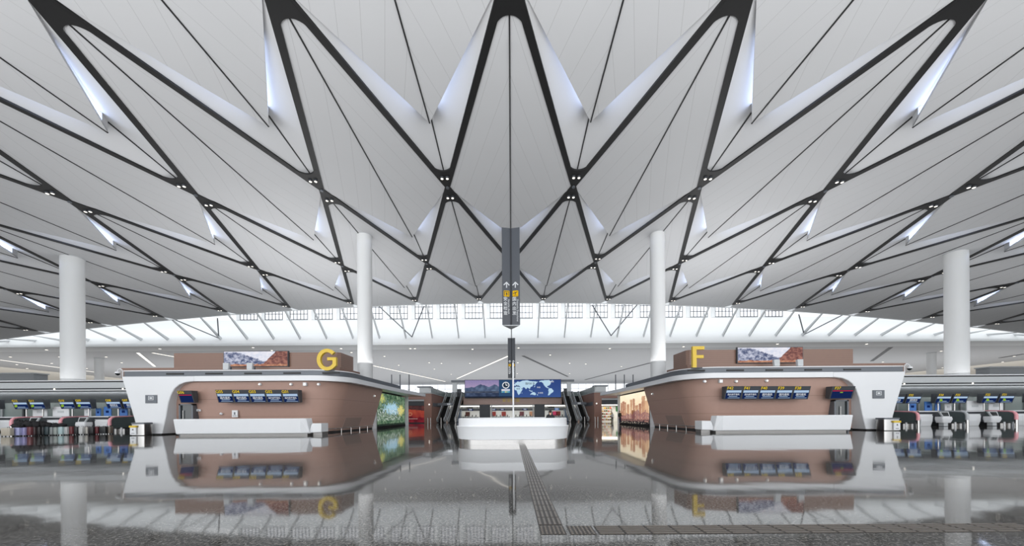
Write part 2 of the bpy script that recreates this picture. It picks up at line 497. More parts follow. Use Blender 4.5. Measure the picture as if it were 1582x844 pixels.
def crossings(k):
    lim = min(1.65 * ROWS[min(k + 1, 3)] + 14, 100)
    off = 0 if k % 2 == 0 else .5
    return [S * (i + off) for i in range(-12, 13) if abs(S * (i + off)) <= lim]
for k in range(-1, 4):
    lim = min(1.62 * ROWS[min(k + 1, 3)] + 14, 102)
    off = .5 if k % 2 == 0 else 0          # panels lie between the crossings of their own row
    for i in range(-12, 13):
        xc = S * (i + off)
        if abs(xc) <= lim: roof_panel(xc, k)
for k in range(-1, 3):
    for x in crossings(k):
        for s in (-1, 1):
            lattice_line(x, k, x + s * S / 2)
for k in range(0, 4):
    for x in crossings(k): node(x, k)

# roof edge lip above the clerestory
bm = B(); xs = [-100 + 5 * i for i in range(41)]
loft(bm, [[(x, EDGE, zr(x) - .02), (x, EDGE + .3, zr(x) - .02), (x, EDGE + .3, zr(x) + .9), (x, EDGE, zr(x) + .9)] for x in xs])
struct('trim_%d' % nxt(trim_n), bm, M['white_paint'], 'pale lip along the far edge of the big roof')

# ------------------------------------------------------------------ clerestory and the lower ceiling
def sect(x):
    return [(x, 66.0, 20.1), (x, 65.3, 18.6), (x, 64.3, 17.3), (x, 63.2, 16.4), (x, 62.6, 15.9), (x, 62.3, 15.4), (x, 62.0, 14.9), (x, 61.9, 14.6), (x, 62.0, 14.3), (x, 66.4, 14.3), (x, 66.4, 20.1)]
bm = B(); loft(bm, [sect(-128), sect(128)])
struct('wall_back', bm, M['white_paint'], 'white scooped band under the clerestory windows', smooth=True)
struct('ceiling', box(B(), -128, 128, 66.4, 146, 14.3, 14.8), M['roof_band'], 'flat pale ceiling over the far part of the hall')
for i in range(-19, 20):
    x = i * 4.83
    bm = B()
    zt_ = zr(x) + .1
    prism(bm, [(58.1, zt_), (58.5, zt_), (62.75, 15.75), (62.45, 15.35)], x - .09, x + .09, 'x')
    struct('trim_%d' % nxt(trim_n), bm, M['light_grey'], 'slim leaning fin between the roof edge and the white band')
for i in range(-11, 11):
    x0, x1 = i * 4.83 + .75, (i + 1) * 4.83 - .75
    struct('window_%d' % nxt(win_n), box(B(), x0, x1, 66.0, 66.1, 20.1, 24.0), M['window'], 'bright clerestory window beyond the roof edge')
    bm = B()
    for j in range(6):
        xx = x0 + (x1 - x0) * j / 5; box(bm, xx - .05, xx + .05, 65.9, 66.0, 20.1, 24.0)
    for zz in (20.15, 21.2, 22.4): box(bm, x0, x1, 65.9, 66.0, zz - .05, zz + .05)
    struct('trim_%d' % nxt(trim_n), bm, M['grey_metal'], 'grey glazing bars of a clerestory window')
    struct('wall_back', box(B(), x0 - .75, x0, 65.9, 66.2, 20.1, 24.0), M['white_paint'])
for s in (-1, 1):
    for x in (18.2, 53.5):
        for e in (-4.4, 3.3):
            bm = B(); tube(bm, [(s * x, 62.4, 15.8), (s * x + e, 58.3, zr(x) - .1)], .09, 8)
            struct('trim_%d' % nxt(trim_n), bm, M['grey_metal'], 'slanting steel strut between roof edge and white band')

# far windows and upper floor
struct('window_%d' % nxt(win_n), box(B(), -128, 128, 143, 143.1, 11.0, 14.3), M['window'], 'long bright window strip at the far end of the upper floor')
struct('wall_back', box(B(), -128, 128, 143.2, 143.6, 0, 14.3), M['white_paint'], 'far end wall of the upper floor')
bm = B()
for i in range(-40, 41):
    box(bm, i * 3.1 - .06, i * 3.1 + .06, 142.8, 143, 11.0, 14.3)
box(bm, -128, 128, 142.8, 143, 12.4, 12.52)
struct('trim_%d' % nxt(trim_n), bm, M['light_grey'], 'pale glazing bars of the far window strip')
struct('floor', box(B(), -110, 110, 77, 143, 5.2, 5.5), M['light_grey'], 'floor slab of the upper level')

# ceiling lines and downlights on the lower ceiling
def on_ceiling(x, y, z=14.29):
    up = 642 - y - ROLL * (x - 791)
    return P(x, y, (z - EYE) * F / up)
def ceiling_line(a, b, lit):
    A, Bp = on_ceiling(*a), on_ceiling(*b)
    t = thing('linear_light' if lit else 'ceiling_slot', None, 'ceiling light' if lit else 'ceiling slot', (A.x, A.y, 14.27), 0)
    obj('housing', bar(B(), A, Bp, .62, .06), M['light_grey'] if lit else M['dark_grey'], t)
    if lit: obj('diffuser', bar(B(), A - Vector((0, 0, .05)), Bp - Vector((0, 0, .05)), .45, .03), M['line_lamp'], t)
    return t
LINES = [((577, 565), (688, 589.5), 1, 'long white light strip in the lower ceiling left of the hanging signs'),
         ((706, 585), (785, 550), 1, 'white light strip in the lower ceiling just left of the lower sign'),
         ((808, 550), (877, 582), 0, 'dark unlit slot in the lower ceiling just right of the lower sign'),
         ((904, 587), (1004, 561), 0, 'dark unlit slot in the lower ceiling beside the right inner column'),
         ((0, 556), (148, 575), 1, 'white light strip in the lower ceiling passing the far left column'),
         ((213, 545), (239, 566), 1, 'short white light strip above the left end of the G pavilion'),
         ((236, 545), (275, 552), 1, 'white light strip running behind the upper box of the G pavilion'),
         ((1347, 558), (1376, 537), 0, 'short dark slot above the right end of the F pavilion'),
         ((1545, 553), (1582, 547), 0, 'dark unlit slot in the lower ceiling at the far right')]
for a, b, lit, lab in LINES: ceiling_line(a, b, lit)['label'] = lab
dl = []
def downlight(c):
    if not dl:
        t = thing('downlight', 'small round recessed downlight in the flat lower ceiling', 'downlight', c, 0, 'downlights of the lower ceiling')
        bm = B(); tube(bm, [(c[0], c[1], c[2] + .02), (c[0], c[1], c[2] - .08)], .24, 16); obj('trim_ring', bm, M['light_grey'], t)
        bm = B(); disc(bm, (c[0], c[1], c[2] - .11), .19, t=.04, n=16); obj('lens', bm, M['lamp'], t)
        dl.append(t)
    else: dup(dl[0], c)
for x, y in [(16, 551), (80, 561), (92, 551), (26, 563), (42, 569), (134, 569), (164, 551), (188, 560), (72, 540), (247, 538.5), (391, 536.5), (420, 541), (527, 538), (543, 544),
             (594, 550), (634, 538), (641, 538), (663, 560), (671, 570), (682, 561), (697, 578), (730, 539), (801, 537), (800, 560), (799, 577), (880, 577), (880, 561), (942, 538), (905, 562),
             (1056, 535), (1201, 531), (1339, 531), (1364, 559), (1454, 542), (1456, 568), (1567, 550), (1549, 559), (616, 564), (726, 561), (850, 548), (960, 566)]:
    p = on_ceiling(x, y); downlight((p.x, p.y, 14.27))

# ------------------------------------------------------------------ columns
def column(x, y, r, top, lab, z0=0.0):
    t = thing('round_column', lab, 'column', (x, y, z0))
    bm = B(); tube(bm, [(x, y, z0), (x, y, top)], r, 40); obj('shaft', bm, M['column'], t, smooth=True)
    bm = B(); tube(bm, [(x, y, top - .12), (x, y, top)], r + .05, 40); obj('top_collar', bm, M['light_grey'], t, smooth=True)
    bm = B(); tube(bm, [(x, y, z0), (x, y, z0 + .15)], r + .02, 40); obj('base_ring', bm, M['steel'], t, smooth=True)
column(-15.4, 35.9, .74, zr(15.4) + .1, 'tall white round column rising out of the G pavilion roof', 4.5)
column(15.4, 35.9, .74, zr(15.4) + .1, 'tall white round column rising out of the F pavilion roof', 4.5)
column(-47.8, 37.2, .88, zr(47.8) + .1, 'thick white round column at the far left behind the check-in canopy', 5.12)
column(48.5, 37.2, .88, zr(48.5) + .1, 'thick white round column at the far right behind the check-in canopy', 5.12)
column(-89.4, 74, .72, 14.3, 'slimmer white column behind the thick far left column')
column(91, 74, .72, 14.3, 'slimmer white column behind the thick far right column')
# side walls far out
struct('wall_left', box(B(), -131, -130, -14, 146, 0, 15), mat('beige_paint', (206, 198, 186), .6, noise_amt=.02), 'far left wall of the hall')
struct('wall_right', box(B(), 130, 131, -14, 146, 0, 15), mat('beige_paint', (206, 198, 186), .6, noise_amt=.02), 'far right wall of the hall')

# ------------------------------------------------------------------ pavilions G (left) and F (right)
SIDE = {-1: dict(n='G', off=0.0), 1: dict(n='F', off=0.30)}
def mountain_ad(u, v):
    """crags, pale sky notch, red slope, sandy valley"""
    left = .95 - .55 * max(0, (u - .25)) / .35 + .10 * fbm(u, 0, 9)
    right = .05 + 1.25 * max(0, (u - .60)) / .28 + .10 * fbm(u, 5, 8)
    n = fbm(u * 2.2, v, 9, 5); n2 = fbm(u * 2.2 + v, v, 26, 3)
    if v < .14 + .05 * fbm(u, 9, 5): return mixc((214, 150, 112), (166, 96, 74), .5 + n)
    if u > .6 and v < right: return mixc((176, 112, 96), (106, 62, 62), .45 + n * .9 + n2 * .5)
    if v < left and u < .66: return mixc((196, 200, 222), (70, 82, 122), .42 + n * .9 + n2 * .7 + (.25 if u > .36 else 0))
    if v < .35 and u > .55: return mixc((150, 176, 214), (206, 190, 206), (v - .1) * 3)
    return mixc((238, 236, 246), (214, 220, 240), .5 + n)

def pavilion(sg):
    o = SIDE[sg]['off']; nm = SIDE[sg]['n']
    X = lambda x: sg * (x + o)                      # x grows outward from the hall's middle line
    base = Vector((X(22), 32, 0))
    t = thing('check_in_pavilion', 'brown and white check-in pavilion carrying the big yellow letter %s' % nm, 'pavilion', base)
    # leaning brown wall, rounded at the inner front corner
    def path(xi, yf, r, z, yb):
        pts = [Vector((X(28.8), yf, z))]
        for k in range(13):
            a = math.pi / 2 * k / 12
            pts.append(Vector((X(xi + r - r * math.sin(a)), yf + r - r * math.cos(a), z)))
        pts.append(Vector((X(xi), (yf + yb) / 2, z))); pts.append(Vector((X(xi), yb, z)))
        return pts
    lo, hi = path(15.15, 27.7, 1.5, .02, 36.9), path(13.95, 26.95, 2.6, 4.2, 36.9)
    mid = [[a.lerp(b, q) for a, b in zip(lo, hi)] for q in (0, .2, .4, .6, .8, 1)]
    bm = B(); loft(bm, mid, closed=False)
    obj('brown_wall', bm, M['brown_wall'], t, smooth=True)
    back = B(); box(back, min(X(15.9), X(28.8)), max(X(15.9), X(28.8)), 28.6, 49.8, 0, 4.1); obj('core_wall', back, M['brown_dark'], t)
    # pale access panel low on the side wall
    q = lambda y, f: Vector((X(15.15 - 1.2 * f - .03), y, 4.18 * f + .02))
    bm = B(); k4 = [q(30.2, .07), q(33.4, .07), q(33.6, .29), q(30.4, .29)]; loft(bm, [[v + Vector((sg * .05, 0, 0)) for v in k4], k4])
    obj('access_panel', bm, M['access'], t)
    # white portal frame : tapering leg and arched reveal
    fy = 26.6
    px = lambda x, y: ((791 - x + ROLL * -(642 - y)) * fy / F, EYE + (642 - y + ROLL * (791 - x)) * fy / F)
    outer = [px(187.6, 582), px(208, 650), px(213, 672)]
    inner = [px(250, 672), px(252, 662), px(256, 645), px(260, 622), px(265, 608), px(270, 600), px(277, 594.5), px(286, 591), px(300, 589.3)]
    outer = [(a, max(0, b)) for a, b in outer]; inner = [(a, max(0, b)) for a, b in inner]
    outer[-1] = (outer[-1][0], 0.0); inner[0] = (inner[0][0], 0.0)
    zt, zb = outer[0][1], inner[-1][1]
    poly = outer + inner + [(inner[-1][0], zt)]
    bm = B(); prism(bm, [(X(a), b) for a, b in poly], fy, 28.4, 'y'); obj('portal_leg', bm, M['white'], t, smooth=True, bevel=.05)
    # white eave: from the leg along the front, round the corner and back to a point
    def eave(xi, yf, r):
        pts = [Vector((inner[-1][0], yf))]
        for k in range(13):
            a = math.pi / 2 * k / 12
            pts.append(Vector((xi + r - r * math.sin(a), yf + r - r * math.cos(a))))
        pts += [Vector((xi, 36)), Vector((xi, 41))]
        return pts
    tip = Vector((12.7, 50.2))
    path_o = eave(13.25, fy, 2.6) + [tip]
    path_i = eave(13.25 + 1.6, fy + 1.6, 1.6) + [Vector((15.2, 50.0))]
    r0 = [Vector((X(p.x), p.y, zb)) for p in path_o]; r1 = [Vector((X(p.x), p.y, zt)) for p in path_o]
    r2 = [Vector((X(p.x), p.y, zt)) for p in path_i]; r3 = [Vector((X(p.x), p.y, zb)) for p in path_i]
    bm = B(); loft(bm, [r0, r1], closed=False); loft(bm, [r1, r2], closed=False); loft(bm, [r3, r0], closed=False)
    bmesh.ops.remove_doubles(bm, verts=bm.verts[:], dist=1e-4)
    obj('white_eave', bm, M['white'], t, smooth=True)
    # soffit and roof deck
    bm = B(); box(bm, min(X(14.2), X(30)), max(X(14.2), X(30)), 27.2, 50.0, zb + .06, zt - .02); obj('roof_deck', bm, M['white_paint'], t)
    # dark upstand with vent slots, pale cap
    def strip(x_out, inset, za, zc, m_, name, stop):
        p = [Vector((x_out, fy + inset))] + [v for v in eave(13.25 + inset, fy + inset, 2.6 - inset)[1:-2]] + [Vector((13.25 + inset, stop))]
        a = [Vector((X(v.x), v.y, za)) for v in p]; b = [Vector((X(v.x), v.y, zc)) for v in p]
        p2 = [Vector((v.x if v.y < fy + inset + .01 else v.x + .3, v.y + (.3 if v.y < 30 else 0))) for v in p]
        c = [Vector((X(v.x), v.y, zc)) for v in p2]
        bm = B(); loft(bm, [a, b, c], closed=False); bmesh.ops.remove_doubles(bm, verts=bm.verts[:], dist=1e-4)
        return obj(name, bm, m_, t, smooth=True)
    up = strip(30.3, .10, zt, zt + .40, M['grey_metal'], 'dark_upstand', 41)
    strip(30.3, .04, zt + .40, zt + .47, M['white'], 'pale_cap', 30.5)
    for k in range(5):
        xa = 27.0 - 3.05 * k
        s = box(B(), min(X(xa), X(xa - 1.35)), max(X(xa), X(xa - 1.35)), fy + .06, fy + .12, zt + .13, zt + .25)
        s = obj('vent_slot', s, M['black'], up)
    # brown ledge and upper box
    bm = B(); prism(bm, [(X(31.9), 27.9), (X(14.6), 27.9), (X(14.25), 28.25), (X(14.05), 31.6), (X(31.9), 31.6)], zt, 5.42, 'z'); obj('brown_ledge', bm, M['brown_box'], t)
    bm = B(); prism(bm, [(X(27.9), 28.2), (X(14.4), 28.2), (X(14.2), 28.4), (X(14.2), 30.6), (X(27.9), 30.6)], 5.42, 6.66, 'z'); obj('upper_box', bm, M['brown_box'], t)
    # white fin post at the inner back corner and end jamb by the big lit wall picture
    bm = B(); box(bm, min(X(14.82), X(15.9)), max(X(14.82), X(15.9)), 37.0, 37.4, 0, 4.1); obj('white_fin', bm, M['white'], t)
    bm = B(); box(bm, min(X(15.15), X(15.6)), max(X(15.15), X(15.6)), 49.6, 50.0, 0, zb); obj('end_jamb', bm, M['white_paint'], t)
    # bumper rail round the foot of the wall
    rail = B(); pth = [v + Vector((-sg * .18, -.12, .33)) for v in path(15.15, 27.7, 1.5, 0, 36.9)[3:]]
    tube(rail, pth, .035, 8); ro = obj('bumper_rail', rail, M['steel'], t, smooth=True)
    for y in (28.2, 30, 31.8, 33.6, 35.4):
        p = Vector((X(15.0) if y > 29 else X(15.25), y, 0)); bm = B(); tube(bm, [p, p + Vector((0, 0, .33))], .045, 8); obj('rail_post', bm, M['steel'], ro)
    # dark skirting
    bm = B(); a = path(15.12, 27.66, 1.5, 0, 36.9); loft(bm, [a, [v + Vector((0, 0, .14)) for v in a]], closed=False); obj('dark_skirting', bm, M['black'], t)
    bm = B(); box(bm, min(X(outer[-1][0] + .02), X(inner[0][0] - .02)), max(X(outer[-1][0] + .02), X(inner[0][0] - .02)), fy - .03, 28.42, 0, .10); obj('dark_skirting', bm, M['black'], t)

    # --- big letter
    g = thing('letter_sign', 'big yellow letter %s standing on the pavilion eave' % nm, 'letter sign', (X(15.2), 27.0, zt + .45))
    gx = (791 - 507) * 27.0 / F if sg < 0 else (1078.5 - 791) * 27.0 / F
    if nm == 'G':
        R_, r_ = .82, .50; pts = []; cx, cz = -gx - .0, zt + .40 + .86
        arc = [math.radians(a) for a in range(42, 319, 6)]
        outp = [(cx + .80 * math.cos(a), cz + .86 * math.sin(a)) for a in arc]
        inn = [(cx + .52 * math.cos(a), cz + .58 * math.sin(a)) for a in arc]
        poly_ = outp + [(cx + .72, cz - .46), (cx + .72, cz + .18), (cx + .02, cz + .18), (cx + .02, cz - .06), (cx + .44, cz - .06), (cx + .44, cz - .33)] + inn[::-1]
        bm = B(); prism(bm, poly_, 26.86, 27.1, 'y')
    else:
        a = gx - .46; z0 = zt + .45
        bm = B()
        prism(bm, [(a, z0), (a + .3, z0), (a + .3, z0 + .74), (a + .86, z0 + .74), (a + .86, z0 + .98), (a + .3, z0 + .98), (a + .3, z0 + 1.42), (a + .92, z0 + 1.42), (a + .92, z0 + 1.68), (a, z0 + 1.68)], 26.86, 27.1, 'y')
    obj('letter_face', bm, M['gold'], g)
    bm = B(); bx = -gx if sg < 0 else gx
    box(bm, bx - .5, bx + .5, 26.9, 27.06, zt + .40, zt + .47); obj('mounting_bar', bm, M['dark_grey'], g)

    # --- lit mountain picture on the upper box
    x0, x1, yt, yb = (346, 444, 543, 566.3) if sg < 0 else (1140, 1240, 536.8, 560.5)
    a, b = P(x0, yb, 28.0), P(x1, yt, 28.0)
    ad = thing('advertising_screen', 'wide lit mountain picture above the %s pavilion' % nm, 'screen', ((a.x + b.x) / 2, 28.1, a.z))
    obj('casing', box(B(), a.x - .05, b.x + .05, 28.02, 28.19, a.z - .05, b.z + .05), M['dark_grey'], ad)
    picture('picture', (a.x, 28.0, a.z), (b.x - a.x, 0, 0), (0, 0, b.z - a.z), 110, 28, mountain_ad, ad, .85)

    # --- floodlight boxes on the eave
    for i, xx in enumerate((351.5, 388) if sg < 0 else (1198, 1234)):
        p = P(xx, 574.5 if sg < 0 else 568.5, 27.0); z0 = zt + .40
        w = thing('floodlight', '%s white slanted floodlight box on the eave below the %s mountain picture' % ('left' if i == 0 else 'right', nm), 'floodlight', (p.x, 27.0, z0))
        bm = B(); k = -.06 if sg < 0 else .06
        loft(bm, [[(p.x - .21, 26.8, z0 + .12), (p.x + .21, 26.8, z0 + .12), (p.x + .21, 27.0, z0 + .1), (p.x - .21, 27.0, z0 + .1)],
                  [(p.x - .23 + k, 26.9, z0 + .66), (p.x + .23 + k, 26.9, z0 + .66), (p.x + .23 + k, 27.12, z0 + .62), (p.x - .23 + k, 27.12, z0 + .62)]])
        obj('lamp_body', bm, M['light_grey'], w, bevel=.02)
        bm = B(); box(bm, p.x + .2, p.x + .27, 26.98, 27.1, z0, z0 + .4); obj('bracket', bm, M['grey_metal'], w)
    # --- security camera at the outer end of the eave
    cx = X(31.0 if sg < 0 else 31.0)
    c_ = thing('security_camera', 'white dome camera on a curved pole at the outer end of the %s pavilion' % nm, 'camera', (cx, 27.2, zt))
    bm = B(); k = -sg
    tube(bm, [(cx, 27.2, zt), (cx, 27.2, zt + .5), (cx + sg * .06, 27.2, zt + .62), (cx + sg * .22, 27.2, zt + .68), (cx + sg * .36, 27.2, zt + .6), (cx + sg * .4, 27.2, zt + .5)], .035, 8); obj('pole', bm, M['white'], c_, smooth=True)
    bm = B(); tube(bm, [(cx + sg * .4, 27.2, zt + .5), (cx + sg * .4, 27.2, zt + .42), (cx + sg * .4, 27.2, zt + .32)], [.06, .17, .17], 14); obj('housing', bm, M['white'], c_, smooth=True)
    bm = B(); tube(bm, [(cx + sg * .4, 27.2, zt + .33), (cx + sg * .4, 27.2, zt + .24), (cx + sg * .4, 27.2, zt + .16)], [.15, .13, .04], 14); obj('dome', bm, M['glass'], c_, smooth=True)
    # --- wall lamps / speakers
    lst = [(402, 594, 'r'), (450, 594, 'r'), (471.8, 594, 's'), (492.5, 594, 'r'), (581, 612, 'w')] if sg < 0 else [(1184, 588.5, 'r'), (1137, 589.5, 'r'), (1112.8, 589.3, 's'), (1088.5, 589.6, 'r'), (1003, 609, 'w')]
    labs = ['round white wall lamp above the row of screens of %s pavilion', 'round white wall lamp nearest the inner end of the %s screens', 'square white wall lamp between two round ones on %s pavilion', 'round white wall lamp at the rounded corner of %s pavilion', 'small white wall lamp high on the slanting side wall of %s pavilion']
    for (x, y, k), lb in zip(lst, labs):
        d = 26.95 if k != 'w' else 35.0
        p = P(x, y, d)
        if k == 'w': p.x = X(14.15)
        l = thing('wall_lamp', lb % nm, 'wall lamp', p)
        bm = B(); n_ = (0, -1, -.1) if k != 'w' else (-sg, 0, 0)
        if k == 's': box(bm, p.x - .13, p.x + .13, p.y - .12, p.y + .06, p.z - .13, p.z + .13)
        else: tube(bm, [p - Vector(n_) * .08, p + Vector(n_) * .08, p + Vector(n_) * .13], [.11, .11, .05], 16)
        obj('lamp_body', bm, M['white'], l, smooth=(k != 's'))
        bm = B(); disc(bm, p + Vector(n_) * .125, .05, n_, .02, 10); obj('lens', bm, M['lamp'], l)
    # --- grey plate sign on the leg
    x0, x1, y0, y1 = (224.5, 242.3, 610.5, 623.3) if sg < 0 else (1348.5, 1366.5, 603, 616)
    a, b = P(x0, y1, fy - .04), P(x1, y0, fy - .04)
    sgn = thing('wall_sign', 'small grey square sign on the white leg of the %s pavilion' % nm, 'sign', ((a.x + b.x) / 2, fy - .03, a.z))
    obj('plate', box(B(), a.x, b.x, fy - .05, fy - .002, a.z, b.z), M['grey_metal'], sgn, bevel=.01)
    cx, cz = (a.x + b.x) / 2, b.z - .24
    bm = B()
    for q in ((-.2, -.17, -.13, .13), (.17, .2, -.13, .13), (-.2, .2, -.15, -.12), (-.2, .2, .12, .15), (-.1, .1, -.06, .06)): box(bm, cx + q[0], cx + q[1], fy - .06, fy - .052, cz + q[2], cz + q[3])
    obj('pictogram', bm, M['white_text'], sgn)
    # --- door in the wall behind the counter
    a, b = (P(281, 650, 27.2), P(302.5, 624.5, 27.2)) if sg < 0 else (P(1284.5, 643, 27.2), P(1306.5, 618.2, 27.2))
    d = thing('service_door', 'dark glass door in the brown wall of the %s pavilion' % nm, 'door', ((a.x + b.x) / 2, 27.2, 0))
    z0, z1 = .02, b.z
    bm = B(); box(bm, a.x, a.x + .12, 26.95, 27.9, z0, z1); box(bm, b.x - .12, b.x, 26.95, 27.9, z0, z1); box(bm, a.x, b.x, 26.95, 27.9, z1 - .1, z1); obj('door_frame', bm, M['grey_metal'], d)
    obj('door_leaf', box(B(), a.x + .12, b.x - .12, 27.05, 27.1, z0, z1 - .1), M['glass'], d)
    bm = B(); hx = a.x + .3 if sg < 0 else b.x - .62; tube(bm, [(hx, 26.98, .9), (hx, 26.98, 1.9)], .025, 8); obj('door_handle', bm, M['steel'], d)
    if sg < 0:
        p = P(307.5, 634.2, 27.3); w = thing('door_plate', 'small white plate on the brown wall beside the dark door of G pavilion', 'plate', p)
        obj('plate', box(B(), p.x - .15, p.x + .15, p.y - .06, p.y + .02, p.z - .08, p.z + .08), M['white'], w)
        bm = B(); box(bm, p.x - .1, p.x + .1, p.y - .07, p.y - .062, p.z - .02, p.z + .02); obj('lettering', bm, M['dark_grey'], w)
        p = P(363.5, 640, 27.3); w = thing('wall_notice', 'white notice sheet on the brown wall above the left counter', 'notice', p)
        obj('sheet', box(B(), p.x - .22, p.x + .22, p.y - .06, p.y + .03, p.z - .26, p.z + .3), M['white'], w)
        bm = B(); box(bm, p.x - .06, p.x + .06, p.y - .07, p.y - .062, p.z - .05, p.z + .15)
        for k in range(3): box(bm, p.x - .15, p.x + .15, p.y - .07, p.y - .062, p.z - .2 + k * .05, p.z - .18 + k * .05)
        obj('print', bm, M['grey_metal'], w)
        p = P(341, 639.6, 27.25); w = thing('wall_lamp', 'small round white fitting low on the brown wall left of the notice sheet', 'wall lamp', p)
        bm = B(); tube(bm, [p + Vector((0, .1, 0)), p, p + Vector((0, -.06, 0))], [.1, .1, .05], 12); obj('lamp_body', bm, M['white'], w)

    # --- counter
    cd = 24.4
    px2 = lambda x, y: P(x, y, cd)
    k = 0 if sg < 0 else 1
    xo, xi = (270, 471.5) if sg < 0 else (1315.5, 1109)
    A, Bx = P(xo, 650, cd).x, P(xi, 650, cd).x
    c_ = thing('check_in_counter', 'long white check-in counter in front of the %s pavilion' % nm, 'counter', ((A + Bx) / 2, cd + .5, 0))
    s_ = -sg                                     # +1: inner end lies to the right
    prof = [(0.0, .13), (-.06, .2), (-.12, 1.16), (-.10, 1.23), (.85, 1.23), (.85, .13)]
    ends = []
    def rg(x, shift=0): return [(x + shift * (z - .22), cd + y, z) for y, z in prof]
    ei = lambda z: Bx + s_ * (.34 if z < .85 else .34 - (z - .85) * .85)
    mid1 = rg(A - s_ * .0)
    lo_ = [(A + s_ * (.12 if z < .5 else 0.0), cd + y, z) for y, z in prof]
    inn_ = [(Bx - s_ * .3, cd + y, z) for y, z in prof]
    zi = [(Bx - s_ * (.02 if z > 1.1 else (-.30 if abs(z - .2) > .08 else -.18)), cd + y + (.25 if y < .5 else 0), z) for y, z in prof]
    bm = B(); loft(bm, [lo_, inn_, zi]); obj('counter_body', bm, M['white'], c_, bevel=.03)
    bm = B(); box(bm, min(A + s_ * .3, Bx + s_ * .1), max(A + s_ * .3, Bx + s_ * .1), cd + .08, cd + .8, 0, .13); obj('steel_plinth', bm, M['plinth'], c_)
    # low bag shelf beside the inner end
    sx0, sx1 = Bx + s_ * .36, Bx + s_ * .95
    bm = B(); prism(bm, [(Bx + s_ * .05, .18), (sx1, .22), (sx1, .86), (Bx + s_ * .30, .86), (Bx + s_ * .22, .72)], cd + .35, cd + 1.3, 'y'); obj('side_shelf', bm, M['white'], c_, bevel=.02)
    bm = B(); box(bm, min(Bx + s_ * .3, sx1), max(Bx + s_ * .3, sx1), cd + .45, cd + 1.2, 0, .2); obj('steel_plinth', bm, M['plinth'], c_)

    # --- row of five screens: one long casing
    rows = ['G05', 'G04', 'G03', 'G02', 'G01'] if sg < 0 else ['F42', 'F41', 'F40', 'F39', 'F38']
    xs = [(337.5 + 25.2 * i) for i in range(5)] if sg < 0 else [(1118.5 + 25.9 * i) for i in range(5)]
    yt, yb = (603, 622.3) if sg < 0 else (597.5, 617)
    W_ = 25.15 if sg < 0 else 25.85
    for i, (code, x) in enumerate(zip(rows, xs)):
        make_desk_screen(code, P(x, yt, 26.4), P(x + W_, yb, 26.4), sg, ('国内值机', '国内值机', '国内值机', '国内旅客值机', '国内旅客值机')[i if sg < 0 else 4 - i] if True else '', 'navy check-in screen marked %s above the long white counter' % code, open_=True)
    code = 'G06' if sg < 0 else 'F37'
    a, b = (P(271.5, 603.7, 26.2), P(301, 622.6, 26.6)) if sg < 0 else (P(1288, 597, 26.2), P(1316, 616.3, 26.6))
    make_desk_screen(code, a, b, sg, '', 'separate screen marked %s with a red bar above the dark door' % code, open_=False)
    # --- litter bin
    x0, x1, yb = (202, 222, 672.5) if sg < 0 else (1367, 1391, 666.5)
    p, p2 = P(x0, yb, 25.6), P(x1, yb, 25.6); bw = p2.x - p.x
    n = thing('litter_bin', 'steel litter bin beside the white leg of the %s pavilion' % nm, 'bin', ((p.x + p2.x) / 2, 26.0, 0))
    xa, xb = p.x + (.32 if sg < 0 else 0), p2.x - (.32 if sg > 0 else 0)
    bm = B(); loft(bm, [[v + Vector((0, 0, 0)) for v in rrect(p.x, p2.x, 25.6, 26.3, .12, z)] for z in (.04, .86)]); obj('steel_body', bm, M['steel'], n, smooth=True)
    bm = B(); loft(bm, [rrect(p.x - .02, p2.x + .02, 25.58, 26.32, .13, z) for z in (.86, .98)]); obj('lid', bm, M['grey_metal'], n, smooth=True)
    qa, qb = (p.x + .02, p.x + .46) if sg < 0 else (p2.x - .55, p2.x - .08)
    f_ = obj('front_label', box(B(), qa, qb, 25.53, 25.6, .07, .72), M['white'], n)
    obj('gold_band', box(B(), qa - .05, qb + .03, 25.50, 25.6, .62, .76), M['gold'], n)
    bm = B(); cx = (qa + qb) / 2; tube(bm, [(cx, 25.525, .42), (cx, 25.525, .52)], [.06, .01], 10); box(bm, cx - .12, cx + .12, 25.52, 25.53, .16, .2); obj('print', bm, M['dark_grey'], f_)
    bm = B(); box(bm, p.x + .05, p2.x - .05, 25.65, 26.25, 0, .04); obj('foot', bm, M['black'], n)

